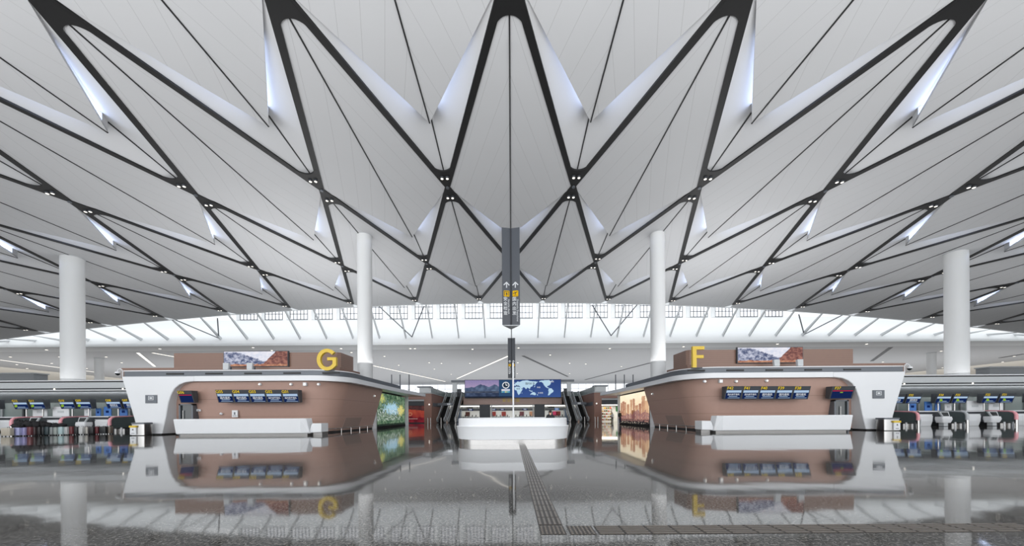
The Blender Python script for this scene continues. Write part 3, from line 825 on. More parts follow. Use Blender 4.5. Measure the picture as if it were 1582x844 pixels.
def make_desk_screen(code, a, b, sg, words, label, open_=True, skew=.06):
    """overhead desk screen: a upper left front corner, b lower right corner; the top leans forward"""
    w = b.x - a.x; zt, zb = a.z, b.z; H = zt - zb
    t = thing('check_in_screen', label, 'screen', ((a.x + b.x) / 2, b.y + .3, zb), group=None)
    k = 0
    fy = lambda f: b.y - .30 * f                     # front plane, f 0..1 upward
    bm = B()
    loft(bm, [[(a.x, fy(0), zb), (b.x, fy(0), zb), (b.x, b.y + .3, zb + .05), (a.x, b.y + .3, zb + .05)],
              [(a.x, fy(1), zt), (b.x, fy(1), zt), (b.x, b.y + .25, zt), (a.x, b.y + .25, zt)]])
    obj('casing', bm, M['dark_grey'], t)
    def plate(name, u0, u1, f0, f1, m_, off=.012, parent=None):
        bm = B(); p = [(a.x + w * u0, fy(f0) - off, zb + H * f0), (a.x + w * u1, fy(f0) - off, zb + H * f0), (a.x + w * u1, fy(f1) - off, zb + H * f1), (a.x + w * u0, fy(f1) - off, zb + H * f1)]
        loft(bm, [p, [Vector(q) + Vector((0, .008, 0)) for q in p]])
        return obj(name, bm, m_, parent or t)
    plate('display', .06, .94, .05, .70, M['navy'])
    text('code_lettering', code, H * .33, frame((a.x + w * .24, fy(.84) - .03, zb + H * .84), (1, 0, 0), (0, -.30, H)), M['yellow_text'], t, bold=.012)
    def line(s, u, f, size, m_, name='lettering', sx=1):
        text(name, s, size, frame((a.x + w * u, fy(f) - .035, zb + H * f), (1, 0, 0), (0, -.30, H)), m_, t, sx=sx, bold=.01)
    if open_:
        plate('header_bar', .06, .94, .50, .68, M['blue_text'], .02)
        line(words, .5, .355, H * (.20 if len(words) < 5 else .155), M['white_text'])
        plate('footer_bar', .25, .75, .20, .24, M['blue_text'], .02)
        plate('footer_bar', .2, .9, .085, .115, M['blue_text'], .02)
    else:
        plate('red_bar', .06, .94, .60, .67, M['red_bar'], .02)
        if sg > 0: plate('green_badge', .40, .52, .47, .55, M['green_dot'], .02)
    return t
for sg in (-1, 1): pavilion(sg)

# ------------------------------------------------------------------ big lit wall pictures on the pavilion sides
def leafy(u, v):
    n = fbm(u * 2.6, v, 9, 5); n2 = noise.noise(Vector((u * 75, v * 26, 1))); n3 = noise.noise(Vector((u * 34, v * 13, 7)))
    c = mixc((46, 82, 58), (132, 160, 122), .45 + .7 * n + .6 * n2)
    e = .5 * n + .45 * n2 + .35 * n3
    if math.hypot((u - .50) / .30, (v - .56) / .20) + e < .85: c = mixc((120, 186, 220), (196, 224, 236), .5 + .8 * n2)
    if math.hypot((u - .82) / .15, (v - .50) / .20) + e < .8: c = mixc((196, 186, 70), (232, 222, 140), .5 + n2)
    if math.hypot((u - .13) / .14, (v - .84) / .16) + e < .7: c = mixc((170, 180, 74), (226, 220, 120), .5 + n2)
    if .16 < v < .52 and n2 + .4 * n3 > .22 and u < .8: c = mixc(c, (222, 230, 226), .8)
    if v < .5 and n2 < -.38 and u < .75: c = (36, 48, 42)
    if v < .06: c = mixc((20, 30, 26), c, .25)
    return c
def towers(u, v):
    n = fbm(u, v, 6, 4); n2 = noise.noise(Vector((u * 50, v * 30, 4)))
    c = mixc((240, 208, 160), (250, 232, 196), v + .3 * n)
    for cx, w, h, k in ((.06, .03, .74, 0), (.14, .045, .78, .2), (.22, .03, .74, .35), (.33, .05, .66, .6), (.45, .04, .80, .7), (.54, .035, .82, .3), (.64, .05, .60, .55), (.74, .04, .64, .2), (.84, .05, .86, .6), (.94, .05, .72, .8)):
        if abs(u - cx + .01 * n2) < w and v < h + .02 * n2: c = mixc(mixc((160, 92, 66), (216, 164, 116), k + .4 * n), c, .12 + .5 * max(0, .45 - v))
    if abs(u - .52) < .055 and v < .44: c = mixc((122, 74, 48), (150, 96, 60), .5 + n)
    if v < .34 + .14 * n + .1 * (u - .5): c = mixc(c, mixc((150, 70, 72), (90, 64, 92), .5 + n2), .55 + .5 * n2)
    if v < .16 + .04 * n2: c = mixc((52, 38, 46), (196, 130, 110), .4 + n2)
    if v < .08: c = (36, 30, 34) if n2 < .3 else (214, 196, 170)
    return c
for sg in (-1, 1):
    xa, xb = (-14.9, -15.5) if sg < 0 else (15.15, 15.65)
    lab = 'tall lit green leafy picture wall on the left pavilion side' if sg < 0 else 'tall lit picture wall of orange towers on the right pavilion side'
    t = thing('picture_wall', lab, 'screen', ((xa + xb) / 2, 41, 0))
    bm = B(); loft(bm, [[(xa + sg * .03, 37.6, .1), (xb + sg * .03, 49.5, .1), (xb + sg * .4, 49.5, .1), (xa + sg * .4, 37.6, .1)], [(xa + sg * .03, 37.6, 4.08), (xb + sg * .03, 49.5, 4.08), (xb + sg * .4, 49.5, 4.08), (xa + sg * .4, 37.6, 4.08)]]); obj('casing', bm, M['dark_grey'], t)
    o, e = Vector((xa, 37.7, .22)), Vector((xb, 49.4, .22))
    if sg < 0: picture('picture', o, e - o, (0, 0, 3.8), 120, 60, leafy, t, .85)
    else: picture('picture', e, o - e, (0, 0, 3.8), 120, 60, towers, t, 1.0)
    bm = B(); quad(bm, (xa - sg * .03, 37.6, 0), (xb - sg * .03, 49.5, 0), (xb - sg * .03, 49.5, .2), (xa - sg * .03, 37.6, .2)); bmesh.ops.solidify(bm, geom=bm.faces[:], thickness=.04); obj('plinth', bm, M['black'], t)
# ------------------------------------------------------------------ information kiosk, pole, hanging signs, person behind the kiosk
kx, ky = .03, 15.6
t = thing('information_desk', 'white rounded island desk on a steel plinth in the middle of the hall', 'counter', (kx, ky + 2.6, 0))
hx, y0, y1 = 2.78, ky, ky + 5.4
def ring(ins, z, r=1.5): return rrect(kx - hx + ins, kx + hx - ins, y0 + ins, y1 - ins, max(.2, r - ins), z, 10)
def rin(ix, iy, z): return rrect(kx - hx + ix, kx + hx - ix, y0 + iy, y1 - iy, 1.0, z, 10)
obj('steel_plinth', loft(B(), [ring(.10, 0), ring(.10, .22)], caps=False), M['steel'], t, smooth=True)
obj('lower_body', loft(B(), [ring(.16, .21), ring(.08, .23), ring(.0, .78), ring(-.02, .83), ring(.02, .85), ring(.12, .85)], caps=False), M['white'], t, smooth=True)
obj('upper_body', loft(B(), [ring(.08, .85), ring(.09, 1.19), ring(.13, 1.22), rin(.30, .62, 1.22), rin(.30, .62, .76), rin(.42, 1.0, .76), rin(.42, 1.0, .05)], caps=False), M['white'], t, smooth=True)
for x in (-1.4, .9):
    m_ = thing('desk_monitor', 'black monitor back on the %s half of the information desk' % ('left' if x < 0 else 'right'), 'monitor', (kx + x, ky + .8, .765))
    obj('screen', box(B(), kx + x - .28, kx + x + .28, ky + .86, ky + .90, .86, 1.2), M['rubber'], m_, bevel=.01)
    bm = B(); box(bm, kx + x - .03, kx + x + .03, ky + .88, ky + .92, .78, .95); box(bm, kx + x - .12, kx + x + .12, ky + .8, ky + 1.0, .766, .785); obj('stand', bm, M['rubber'], m_)

pp = P(792.6, 560, 22.0)
t = thing('slim_pole', 'slim white pole standing upright behind the information desk', 'pole', (pp.x, 22, 0))
bm = B(); tube(bm, [(pp.x, 22, .03), (pp.x, 22, pp.z - .06), (pp.x, 22, pp.z)], [.055, .055, .02], 12); obj('shaft', bm, M['white'], t, smooth=True)
bm = B(); disc(bm, (pp.x, 22, 0), .22, t=.04); obj('base_plate', bm, M['steel'], t)

def gate_icon(m4, s, parent):
    g = text_plate(m4, s, parent)
    return g
def hanging_sign(yc, label, roof_z):
    k = yc / 17.0
    xc = (789.3 - 791 + ROLL * 215) / F * 17.0
    zb, zt, hw = 5.86, 10.72, .445
    t = thing('hanging_sign', label, 'sign', (xc, yc, zb))
    A, Bq, Cc, D = (xc - hw, yc), (xc + hw, yc), (xc, yc + .86), (xc, yc + .09)
    bm = B(); prism(bm, [A, D, Cc], zb, zt, 'z'); f1 = obj('left_face', bm, M['sign_grey'], t)
    bm = B(); prism(bm, [D, Bq, Cc], zb, zt, 'z'); obj('right_face', bm, M['sign_grey'], t)
    bm = B(); prism(bm, [(xc - hw + .03, yc + .04), (xc + hw - .03, yc + .04), (xc, yc + .82)], zb - .03, zb, 'z'); obj('underside', bm, M['light_grey'], t)
    bm = B(); tube(bm, [(xc, yc + .02, zb), (xc, yc + .02, zt)], .018, 8); obj('centre_joint', bm, M['black'], t)
    bm = B(); tube(bm, [(xc, yc + .35, zt), (xc, yc + .35, roof_z)], .03, 8); obj('hanging_rod', bm, M['black'], t)
    for s in (-1, 1):
        xd = Vector((hw, .09, 0)) if s < 0 else Vector((hw, -.09, 0)); xd.normalize()
        n = xd.cross(Vector((0, 0, 1)))
        def at(u, z): return Vector((xc + s * hw / 2, yc + .045, 0)) + xd * u + n * .012 + Vector((0, 0, z))
        par = [o for o in t.children if o.name.startswith('left_face' if s < 0 else 'right_face')][0]
        # arrow
        z0 = zb + 2.13
        bm = B()
        def strip(pts, w):
            for (u0, a0), (u1, a1) in zip(pts, pts[1:]):
                d = Vector((u1 - u0, a1 - a0)).normalized(); e = Vector((-d.y, d.x)) * w / 2
                loft(bm, [[at(u0 + e.x, a0 + e.y), at(u0 - e.x, a0 - e.y), at(u1 - e.x, a1 - e.y), at(u1 + e.x, a1 + e.y)],
                          [at(u0 + e.x, a0 + e.y) + n * .01, at(u0 - e.x, a0 - e.y) + n * .01, at(u1 - e.x, a1 - e.y) + n * .01, at(u1 + e.x, a1 + e.y) + n * .01]])
        strip([(0, z0 - .27), (0, z0)], .05); strip([(-.14, z0 - .14), (.01, z0 + .01)], .05); strip([(.14, z0 - .14), (-.01, z0 + .01)], .05)
        obj('arrow', bm, M['white_text'], par)
        # yellow pictogram
        zi = zb + 1.57; h = .145
        bm = B()
        pts = []
        for cx, cz, a0 in ((h - .04, -h + .04, -90), (h - .04, h - .04, 0), (-h + .04, h - .04, 90), (-h + .04, -h + .04, 180)):
            for q in range(5):
                an = math.radians(a0 + 22.5 * q); pts.append((cx + .04 * math.cos(an), cz + .04 * math.sin(an)))
        loft(bm, [[at(u, zi + v) for u, v in pts], [at(u, zi + v) + n * .008 for u, v in pts]])
        ic = obj('pictogram', bm, M['yellow'], par)
        bm = B()
        def blk(poly):
            loft(bm, [[at(u, zi + v) + n * .010 for u, v in poly], [at(u, zi + v) + n * .016 for u, v in poly]])
        if s < 0:       # person inside a gate
            for q in ([(-.115, -.11), (-.085, -.11), (-.085, .11), (-.115, .11)], [(.085, -.11), (.115, -.11), (.115, .11), (.085, .11)], [(-.115, .085), (.115, .085), (.115, .11), (-.115, .11)],
                      [(-.035, -.05), (.035, -.05), (.035, .025), (-.035, .025)], [(-.03, -.11), (-.006, -.11), (-.006, -.05), (-.03, -.05)], [(.006, -.11), (.03, -.11), (.03, -.05), (.006, -.05)],
                      [(.022 * math.cos(a * .785), .05 + .022 * math.sin(a * .785)) for a in range(8)]): blk(q)
        else:           # aircraft taking off
            blk([(-.10, -.02), (.09, .055), (.115, .085), (.085, .085), (-.09, .02), (-.115, .05), (-.125, .045)])
            blk([(.0, .02), (.04, .035), (.0, -.075), (-.03, -.08)])
            blk([(-.01, .04), (.03, .055), (-.045, .095), (-.065, .09)])
            blk([(-.11, -.10), (.11, -.10), (.11, -.085), (-.11, -.085)])
        obj('glyph', bm, M['black'], ic)
        # stacked characters and the turned translation
        for q, ch in enumerate('安全检查' if s < 0 else '国内出发'):
            text('lettering', ch, .21, frame(at(-.06, zb + 1.29 - .235 * q) + n * .004, xd, (0, 0, 1)), M['white_text'], par, bold=.012)
        sz = .125
        s_ = 'Security check' if s < 0 else 'Domestic Departures'
        ln = .92 if s < 0 else 1.32
        text('lettering', s_, sz, frame(at(.105, zb + 1.4 - ln / 2 - .02) + n * .004, (0, 0, -1), xd), M['white_text'], par, bold=.008)
hanging_sign(17.0, 'large dark hanging sign with two arrows, nearest the camera', zr(0) + .05)
hanging_sign(41.3, 'dark hanging sign farther back, partly hidden by the slim white pole', zr(0) + .05)

# ------------------------------------------------------------------ people
def skin_body(name, verts, edges, m_, parent, sub=2, root=0):
    me = bpy.data.meshes.new(name); me.from_pydata([v[0] for v in verts], edges, [])
    o = bpy.data.objects.new(name, me); C.objects.link(o)
    o.modifiers.new('skin', 'SKIN').use_smooth_shade = True
    s = o.modifiers.new('sub', 'SUBSURF'); s.levels = sub; s.render_levels = sub
    bpy.context.view_layer.update()
    if not me.skin_vertices:
        bpy.context.view_layer.objects.active = o
    for i, v in enumerate(verts):
        d = me.skin_vertices[0].data[i]; r = v[1]
        d.radius = r if isinstance(r, tuple) else (r, r); d.use_root = (i == root)
    dg = bpy.context.evaluated_depsgraph_get(); dg.update()
    nm = bpy.data.meshes.new_from_object(o.evaluated_get(dg)); nm.materials.clear(); nm.materials.append(m_)
    bpy.data.objects.remove(o)
    for p in nm.polygons: p.use_smooth = True
    n = bpy.data.objects.new(name, nm); C.objects.link(n); n.parent = parent
    return n
def person(loc, rz, label, top, low, height=1.74, arm='down', stride=.08, seated=False, hair=None):
    """standing figure facing local -Y, one continuous body with clothes as children"""
    t = thing('person', label, 'person', loc, rz)
    s = height / 1.74
    V = lambda x, y, z: (x * s, y * s, z * s)
    sh = 1.43; hip = .92
    vs, es = [], []
    def add(p, r, par=None):
        vs.append((V(*p), r * s if not isinstance(r, tuple) else tuple(q * s for q in r))); i = len(vs) - 1
        if par is not None: es.append((par, i))
        return i
    pel = add((0, 0, .96), (.115, .085)); sp = add((0, .01, 1.14), (.10, .075), pel); ch = add((0, 0, 1.32), (.115, .08), sp); nk = add((0, .01, 1.47), .055, ch)
    jaw = add((0, -.015, 1.56), (.062, .07), nk); hd = add((0, -.005, 1.64), (.075, .09), jaw); add((0, .005, 1.71), (.055, .065), hd)
    pts = {}
    for sx in (-1, 1):
        a = add((sx * .17, 0, 1.41), .06, ch)
        if arm == 'down': el, wr = (sx * .235, .02, 1.14), (sx * .25, -.06, .90)
        elif arm == 'forward': el, wr = (sx * .23, -.06, 1.15), (sx * .12, -.27, 1.12)
        else: el, wr = ((sx * .24, .0, 1.15), (sx * .16, -.25, 1.05)) if sx > 0 else ((sx * .235, .02, 1.14), (sx * .25, -.06, .9))
        e = add(el, .043, a); w = add(wr, .028, e)
        d = (Vector(wr) - Vector(el)).normalized()
        pm = add(tuple(Vector(wr) + d * .06), (.036, .018), w)
        for f in range(4):
            off = Vector((0, 1, 0)) * (f - 1.5) * .02 if arm == 'down' else Vector((1, 0, 0)) * (f - 1.5) * .02
            L_ = (.075, .085, .08, .062)[f]
            k1 = add(tuple(Vector(wr) + d * .085 + off), .0095, pm); k2 = add(tuple(Vector(wr) + d * (.085 + L_ * .5) + off + Vector((-sx * .006, 0, 0))), .0088, k1)
            add(tuple(Vector(wr) + d * (.085 + L_) + off + Vector((-sx * .02, 0, 0))), .0075, k2)
        th = add(tuple(Vector(wr) + d * .035 + Vector((-sx * .02, -.03, 0))), .011, w); add(tuple(Vector(wr) + d * .07 + Vector((-sx * .03, -.045, 0))), .009, th)
        h = add((sx * .095, 0, .88), .085, pel); kn = add((sx * .105, -.02 + sx * stride * .6, .48), .058, h); an = add((sx * .11, sx * stride + .02, .09), .04, kn)
        add((sx * .115, sx * stride - .12, .035), (.04, .03), an)
        pts[sx] = (el, wr)
    skin_body('body', vs, es, M['skin'], t)
    # face
    bm = B()
    for sx in (-1, 1):
        tube(bm, [V(sx * .03, -.082, 1.652), V(sx * .03, -.094, 1.652)], .011 * s, 8)
    tube(bm, [V(-.022, -.088, 1.572), V(.022, -.088, 1.572)], .006 * s, 6); o = obj('facial_features', bm, M['hair'], None); o.parent = t
    bm = B(); tube(bm, [V(0, -.088, 1.655), V(0, -.108, 1.612), V(0, -.09, 1.606)], [.008, .014, .008], 8)
    for sx in (-1, 1): tube(bm, [V(sx * .074, .0, 1.66), V(sx * .084, .008, 1.645), V(sx * .074, .005, 1.61)], [.01, .016, .009], 8)
    o = obj('nose_and_ears', bm, M['skin'], None, smooth=True); o.parent = t
    # hair cap
    bm = B(); bmesh.ops.create_uvsphere(bm, u_segments=18, v_segments=12, radius=1)
    for v in list(bm.verts):
        if v.co.z < -.25 and v.co.y < .3 or v.co.z < -.95: bm.verts.remove(v)
    for v in bm.verts: v.co = Vector((v.co.x * .088 * s, (v.co.y * .104 + .008) * s, (1.67 + v.co.z * .082) * s)) if v.co.y > -.8 or v.co.z > .2 else Vector((v.co.x * .084 * s, (v.co.y * .098) * s, (1.71 + v.co.z * .055) * s))
    o = obj('hair', bm, hair or M['hair'], None, smooth=True); o.parent = t
    # top
    vs2, es2 = [], []
    def ad2(p, r, par=None):
        vs2.append((V(*p), r * s if not isinstance(r, tuple) else tuple(q * s for q in r))); i = len(vs2) - 1
        if par is not None: es2.append((par, i))
        return i
    a0 = ad2((0, 0, .80), (.17, .125)); a = ad2((0, 0, .93), (.175, .13), a0); b = ad2((0, .01, 1.14), (.165, .12), a); c = ad2((0, 0, 1.33), (.185, .13), b); ad2((0, .012, 1.535), (.072, .072), c)
    for sx in (-1, 1):
        q = ad2((sx * .18, 0, 1.415), .072, c); e = ad2(pts[sx][0], .058, q); ad2(tuple(Vector(pts[sx][0]).lerp(Vector(pts[sx][1]), .92)), .042, e)
    skin_body('top', vs2, es2, top, t)
    vs2, es2 = [], []
    a0 = ad2((0, 0, 1.06), (.13, .10)); a = ad2((0, 0, .95), (.155, .12), a0)
    for sx in (-1, 1):
        h = ad2((sx * .095, 0, .86), .098, a); kn = ad2((sx * .105, -.02 + sx * stride * .6, .48), .074, h); ad2((sx * .11, sx * stride + .02, .09), .06, kn)
    skin_body('trousers', vs2, es2, low, t)
    bm = B()
    for sx in (-1, 1):
        x, y = sx * .112, sx * stride
        loft(bm, [[V(x + .045 * math.cos(q), y - .05 + .13 * math.sin(q), 0) for q in [k * math.pi / 6 for k in range(12)]],
                  [V(x + .048 * math.cos(q), y - .05 + .135 * math.sin(q), .03) for q in [k * math.pi / 6 for k in range(12)]],
                  [V(x + .04 * math.cos(q), y - .03 + .09 * math.sin(q), .085) for q in [k * math.pi / 6 for k in range(12)]]])
    o = obj('shoes', bm, M['rubber'], None, smooth=True); o.parent = t
    return t
cloth = lambda n, c: mat(n, c, .8, noise_amt=.12, noise_scale=14)
blackj, whites, darkt, greenj, navyt = cloth('black_jacket', (26, 27, 31)), cloth('white_shirt', (226, 226, 224)), cloth('dark_trousers', (34, 34, 40)), cloth('dark_green_jacket', (46, 56, 50)), cloth('navy_trousers', (36, 42, 66))
beige = cloth('beige_coat', (196, 180, 150))
p = P(850.5, 690, 18.0); person((p.x, 18.0, 0), math.pi, 'person in a black jacket seen from behind at the information desk', blackj, darkt, 1.60)
p = P(946.2, 652, 64.0); person((p.x, 64.0, 0), 0, 'person in a white shirt and dark trousers walking out of the right shop', whites, darkt, 1.76)
p = P(959.5, 655.5, 48.0); person((14.85, 47.0, 0), math.radians(30), 'person in dark green jacket standing beside the orange tower picture', greenj, navyt, 1.86, arm='mixed')

# ------------------------------------------------------------------ tactile paving
tiles = []
def tactile(kind, x, y, rz, label, group):
    t = tiles_.get((kind))
    if t is None:
        bm = B(); box(bm, -.148, .148, -.148, .148, 0.0, .004)
        t = obj('tactile_tile', bm, M['tile'])
        bm = B()
        if kind == 'bar':
            for k in range(5):
                q = -.12 + .06 * k; box(bm, q - .014, q + .014, -.135, .135, .004, .009)
        else:
            for i in range(6):
                for j in range(6): tube(bm, [(-.12 + .048 * i, -.12 + .048 * j, .004), (-.12 + .048 * i, -.12 + .048 * j, .009)], [.016, .012], 8)
        r = obj('raised_bars' if kind == 'bar' else 'raised_studs', bm, M['studs']); r.parent = t
        tiles_[kind] = t; o = t; o.location = (x, y, .001); o.rotation_euler = (0, 0, rz)
    else: o = dup(t, (x, y, .001), rz)
    tag(o, label, 'paving tile', group)
tiles_ = {}
M['tile'] = mat('tactile_plate', (44, 39, 36), .4, metal=0, noise_amt=.05)
M['studs'] = mat('tactile_studs', (104, 97, 90), .3, metal=.3, noise_amt=.05)
for k in range(38): tactile('bar', .462, 4.33 + .3 * k, 0, 'ribbed steel guiding tile in the floor strip leading to the information desk', 'guiding tiles leading to the desk')
for x in (.462, .80): tactile('stud', x, 4.0 if x < .5 else 3.99, 0, 'studded warning tile in the floor %s' % ('at the bend of the guiding strip' if x < .5 else 'right of the bend of the guiding strip'), None)
for k in range(17): tactile('bar', 1.125 + .3 * k, 3.99, math.pi / 2, 'ribbed steel guiding tile in the floor strip running off to the right', 'guiding tiles running right')
# ------------------------------------------------------------------ check-in rows at both sides
def stripe_board(t, name, x0, x1, y, z0, z1, m_): return obj(name, box(B(), min(x0, x1), max(x0, x1), y, y + .04, z0, z1), m_, t)
def checkin_row(sg):
    sd = 'left' if sg < 0 else 'right'
    o = 0 if sg < 0 else .35
    X = lambda x: sg * (x + o)
    def bx(bm, xa, xb, *r): return box(bm, min(X(xa), X(xb)), max(X(xa), X(xb)), *r)
    t = thing('check_in_canopy', 'long grey canopy over the check-in desks at the far %s' % sd, 'canopy', (X(48), 35, 0))
    xa, xb = 32.6, 72
    obj('top_cap', bx(B(), xa, xb, 33.9, 39.5, 5.02, 5.12), M['white'], t)
    obj('upper_joint', bx(B(), xa, xb, 34.05, 39.4, 4.90, 5.02), M['black'], t)
    obj('fascia', bx(B(), xa, xb, 33.95, 39.4, 4.33, 4.90), M['light_grey'], t)
    obj('lower_joint', bx(B(), xa, xb, 34.1, 39.4, 4.18, 4.33), M['dark_grey'], t)
    obj('white_line', bx(B(), xa, xb, 33.95, 34.3, 4.08, 4.18), M['white'], t)
    bm = B(); prism(bm, [(34.3, 4.1), (38.6, 3.1), (38.6, 4.2), (34.3, 4.2)], min(X(xa), X(xb)), max(X(xa), X(xb)), 'x'); obj('sloping_soffit', bm, M['mid_grey'], t)
    for x in (38.6, 45.4, 52):
        bm = B(); disc(bm, (X(x), 33.9, 4.24), .06, (0, -1, 0), .06, 14); obj('canopy_lamp', bm, M['lamp'], t)
    # glass back wall
    w = thing('glass_screen_wall', 'grey green glass wall behind the %s check-in desks' % sd, 'glass wall', (X(48), 38.7, 0))
    obj('glass_pane', bx(B(), xa, xb, 38.6, 38.68, 0, 3.15), M['glass_grey'], w)
    for k in range(14):
        x = 33.5 + 2.4 * k; obj('mullion', bx(B(), x - .09, x + .09, 38.45, 38.6, 0, 3.15), M['mid_grey'] if k % 3 else M['dark_grey'], w)
    # continuous back shelf
    b = thing('back_counter', 'continuous white back counter behind the %s check-in desks' % sd, 'counter', (X(48), 35.6, 0))
    obj('worktop', bx(B(), xa, xb, 35.2, 36.0, 1.42, 1.54), M['white'], b)
    obj('front_panel', bx(B(), xa, xb, 35.35, 35.9, 0.02, 1.42), M['dark_grey'], b)
    units = [38.9, 43.65, 48.4, 53.1]
    for i, u in enumerate(units):
        place = ('nearest the %s pavilion' % ('G' if sg < 0 else 'F'), 'second from the %s pavilion' % ('G' if sg < 0 else 'F'), 'third from the %s pavilion' % ('G' if sg < 0 else 'F'), 'at the %s picture edge' % sd)[i]
        grey = (sg > 0 and i % 2 == 1)
        edge = M['light_grey'] if grey else M['pink']
        # baggage conveyor with guard
        c = thing('baggage_conveyor', '%s rimmed baggage conveyor on the %s, %s' % ('grey' if grey else 'pink', sd, place), 'conveyor', (X(u), 34.2, 0))
        pts = [(33.0, .45), (33.0, 1.05), (33.06, 1.25), (33.2, 1.38), (33.45, 1.44), (35.15, 1.52), (35.15, .25)]
        bm = B(); prism(bm, pts, X(u) - .03, X(u) + .03, 'x'); obj('side_panel', bm, M['guard_glass'], c)
        bm = B(); tube(bm, [(X(u), a, z) for a, z in [(33.0, .62), (33.0, 1.05), (33.06, 1.25), (33.2, 1.38), (33.45, 1.44), (35.13, 1.52)]], [.13, .13, .12, .1, .08, .05], 10); obj('guard_rim', bm, edge, c, smooth=True)
        bm = B(); tube(bm, [(X(u), 33.0, 0), (X(u), 33.0, .62)], .12, 12); obj('guard_post', bm, M['steel'], c, smooth=True)
        bm = B(); bx(bm, u - 1.0, u - .05, 33.3, 35.15, .28, .36); obj('belt', bm, M['rubber'], c)
        bm = B(); bx(bm, u - 1.05, u - .05, 33.35, 35.15, .0, .28); obj('belt_frame', bm, M['steel'], c)
        bm = B(); tube(bm, [(X(u - 1.15), 33.0, 0), (X(u - 1.15), 33.0, .42)], .06, 10); obj('bollard', bm, M['white'], c)
        # white desk
        d = thing('check_in_desk', 'white check-in desk on the %s beside the conveyor %s' % (sd, place), 'desk', (X(u + 1.6), 34.4, 0))
        bm = B(); pr = [(33.9, 0), (33.75, .5), (33.72, 1.0), (33.8, 1.16), (35.0, 1.16), (35.0, 0)]
        prism(bm, pr, min(X(u + 1.05), X(u + 2.35)), max(X(u + 1.05), X(u + 2.35)), 'x'); obj('desk_body', bm, M['white'], d, bevel=.03)
        bm = B(); prism(bm, [(33.7, 0), (33.62, .6), (33.75, 1.05), (34.6, 1.05), (34.6, 0)], min(X(u + .6), X(u + 1.05)), max(X(u + .6), X(u + 1.05)), 'x'); obj('grey_flank', bm, M['mid_grey'], d)
        obj('desk_top', bx(B(), u + .95, u + 2.4, 33.78, 35.0, 1.16, 1.2), M['white'], d)
        obj('display_back', bx(B(), u + 1.3, u + 2.0, 34.6, 34.66, 1.2, 1.5), M['rubber'], d)
        # self service machine
        k = thing('bag_drop_machine', 'white bag drop machine with tilted screen on the %s, %s' % (sd, place), 'machine', (X(u + 2.95), 33.4, 0))
        bm = B(); loft(bm, [rrect(X(u + 2.95) - .42, X(u + 2.95) + .42, 33.1, 33.7, .12, .35), rrect(X(u + 2.95) - .52, X(u + 2.95) + .52, 33.0, 33.75, .16, .7), rrect(X(u + 2.95) - .50, X(u + 2.95) + .50, 33.05, 33.75, .16, .95)]); obj('machine_body', bm, M['white'], k, smooth=True)
        bm = B(); bx(bm, u + 2.75, u + 3.15, 33.2, 33.6, .03, .36); obj('pedestal', bm, M['light_grey'], k)
        x0, x1 = min(X(u + 2.5), X(u + 3.4)), max(X(u + 2.5), X(u + 3.4))
        bm = B(); loft(bm, [[(x0 + .1, 33.15, .95), (x1 - .1, 33.15, .95), (x1 - .1, 33.27, .95), (x0 + .1, 33.27, .95)], [(x0, 33.35, 1.44), (x1, 33.35, 1.44), (x1, 33.47, 1.44), (x0, 33.47, 1.44)]]); f = obj('screen_frame', bm, M['light_grey'], k)
        bm = B(); quad(bm, (x0 + .18, 33.155, 1.01), (x1 - .18, 33.155, 1.01), (x1 - .12, 33.315, 1.37), (x0 + .12, 33.315, 1.37)); bmesh.ops.solidify(bm, geom=bm.faces[:], thickness=.012); obj('touch_screen', bm, M['glass'], f)
        # pair of overhead screens on posts
        for q in (0, 1):
            xq = u + (.05 if q == 0 else 1.75) - .75
            num = ('G%02d' % (7 + 2 * i + q)) if sg < 0 else ('F%02d' % (36 - 2 * i - q))
            ax, bx_ = (X(xq), X(xq + 1.55)) if sg > 0 else (X(xq + 1.55), X(xq))
            ov = make_desk_screen(num, Vector((ax, 34.6, 3.28)), Vector((bx_, 35.0, 2.30)), sg, '值机柜台' if i == 0 else '', 'overhead screen marked %s above the %s check-in desks' % (num, sd), open_=True)
            if i > 0:
                bm = B(); xx = ax + .42; bm = disc(bm, (xx, 34.78, 2.62), .14, (0, -1, 0), .02, 16); obj('green_badge', bm, M['green_dot'], ov)
            bm = B(); tube(bm, [(ax + .75, 35.3, 1.54), (ax + .75, 35.3, 2.4)], .06, 10); obj('support_post', bm, M['steel'], ov)
    # boards standing on the back counter
    for j, (x, w_, h_, m_, wd) in enumerate(((41.2, .8, .95, 'blue', 'wide blue'), (42.9, .75, .95, 'blue', 'tall blue'), (44.0, .5, .8, 'blue', 'small blue'), (45.0, .7, .85, 'white', 'small white'), (47.3, 1.7, 1.0, 'white', 'wide white'), (49.6, 1.5, 1.0, 'white', 'outer white'))):
        if sg < 0: x -= .9
        e = thing('display_board', '%s board standing on the %s back counter' % (wd, sd), 'board', (X(x), 35.8, 1.54))
        obj('board', bx(B(), x, x + w_, 35.75, 35.82, 1.56, 1.56 + h_), M[m_], e)
        obj('foot', bx(B(), x + .1, x + w_ - .1, 35.68, 35.9, 1.54, 1.56), M['dark_grey'], e)
        obj('inset', bx(B(), x + w_ * .3, x + w_ * .7, 35.735, 35.75, 1.6 + h_ * .3, 1.6 + h_ * .55), M['navy'] if m_ == 'blue' else M['light_grey'], e)
for sg in (-1, 1): checkin_row(sg)

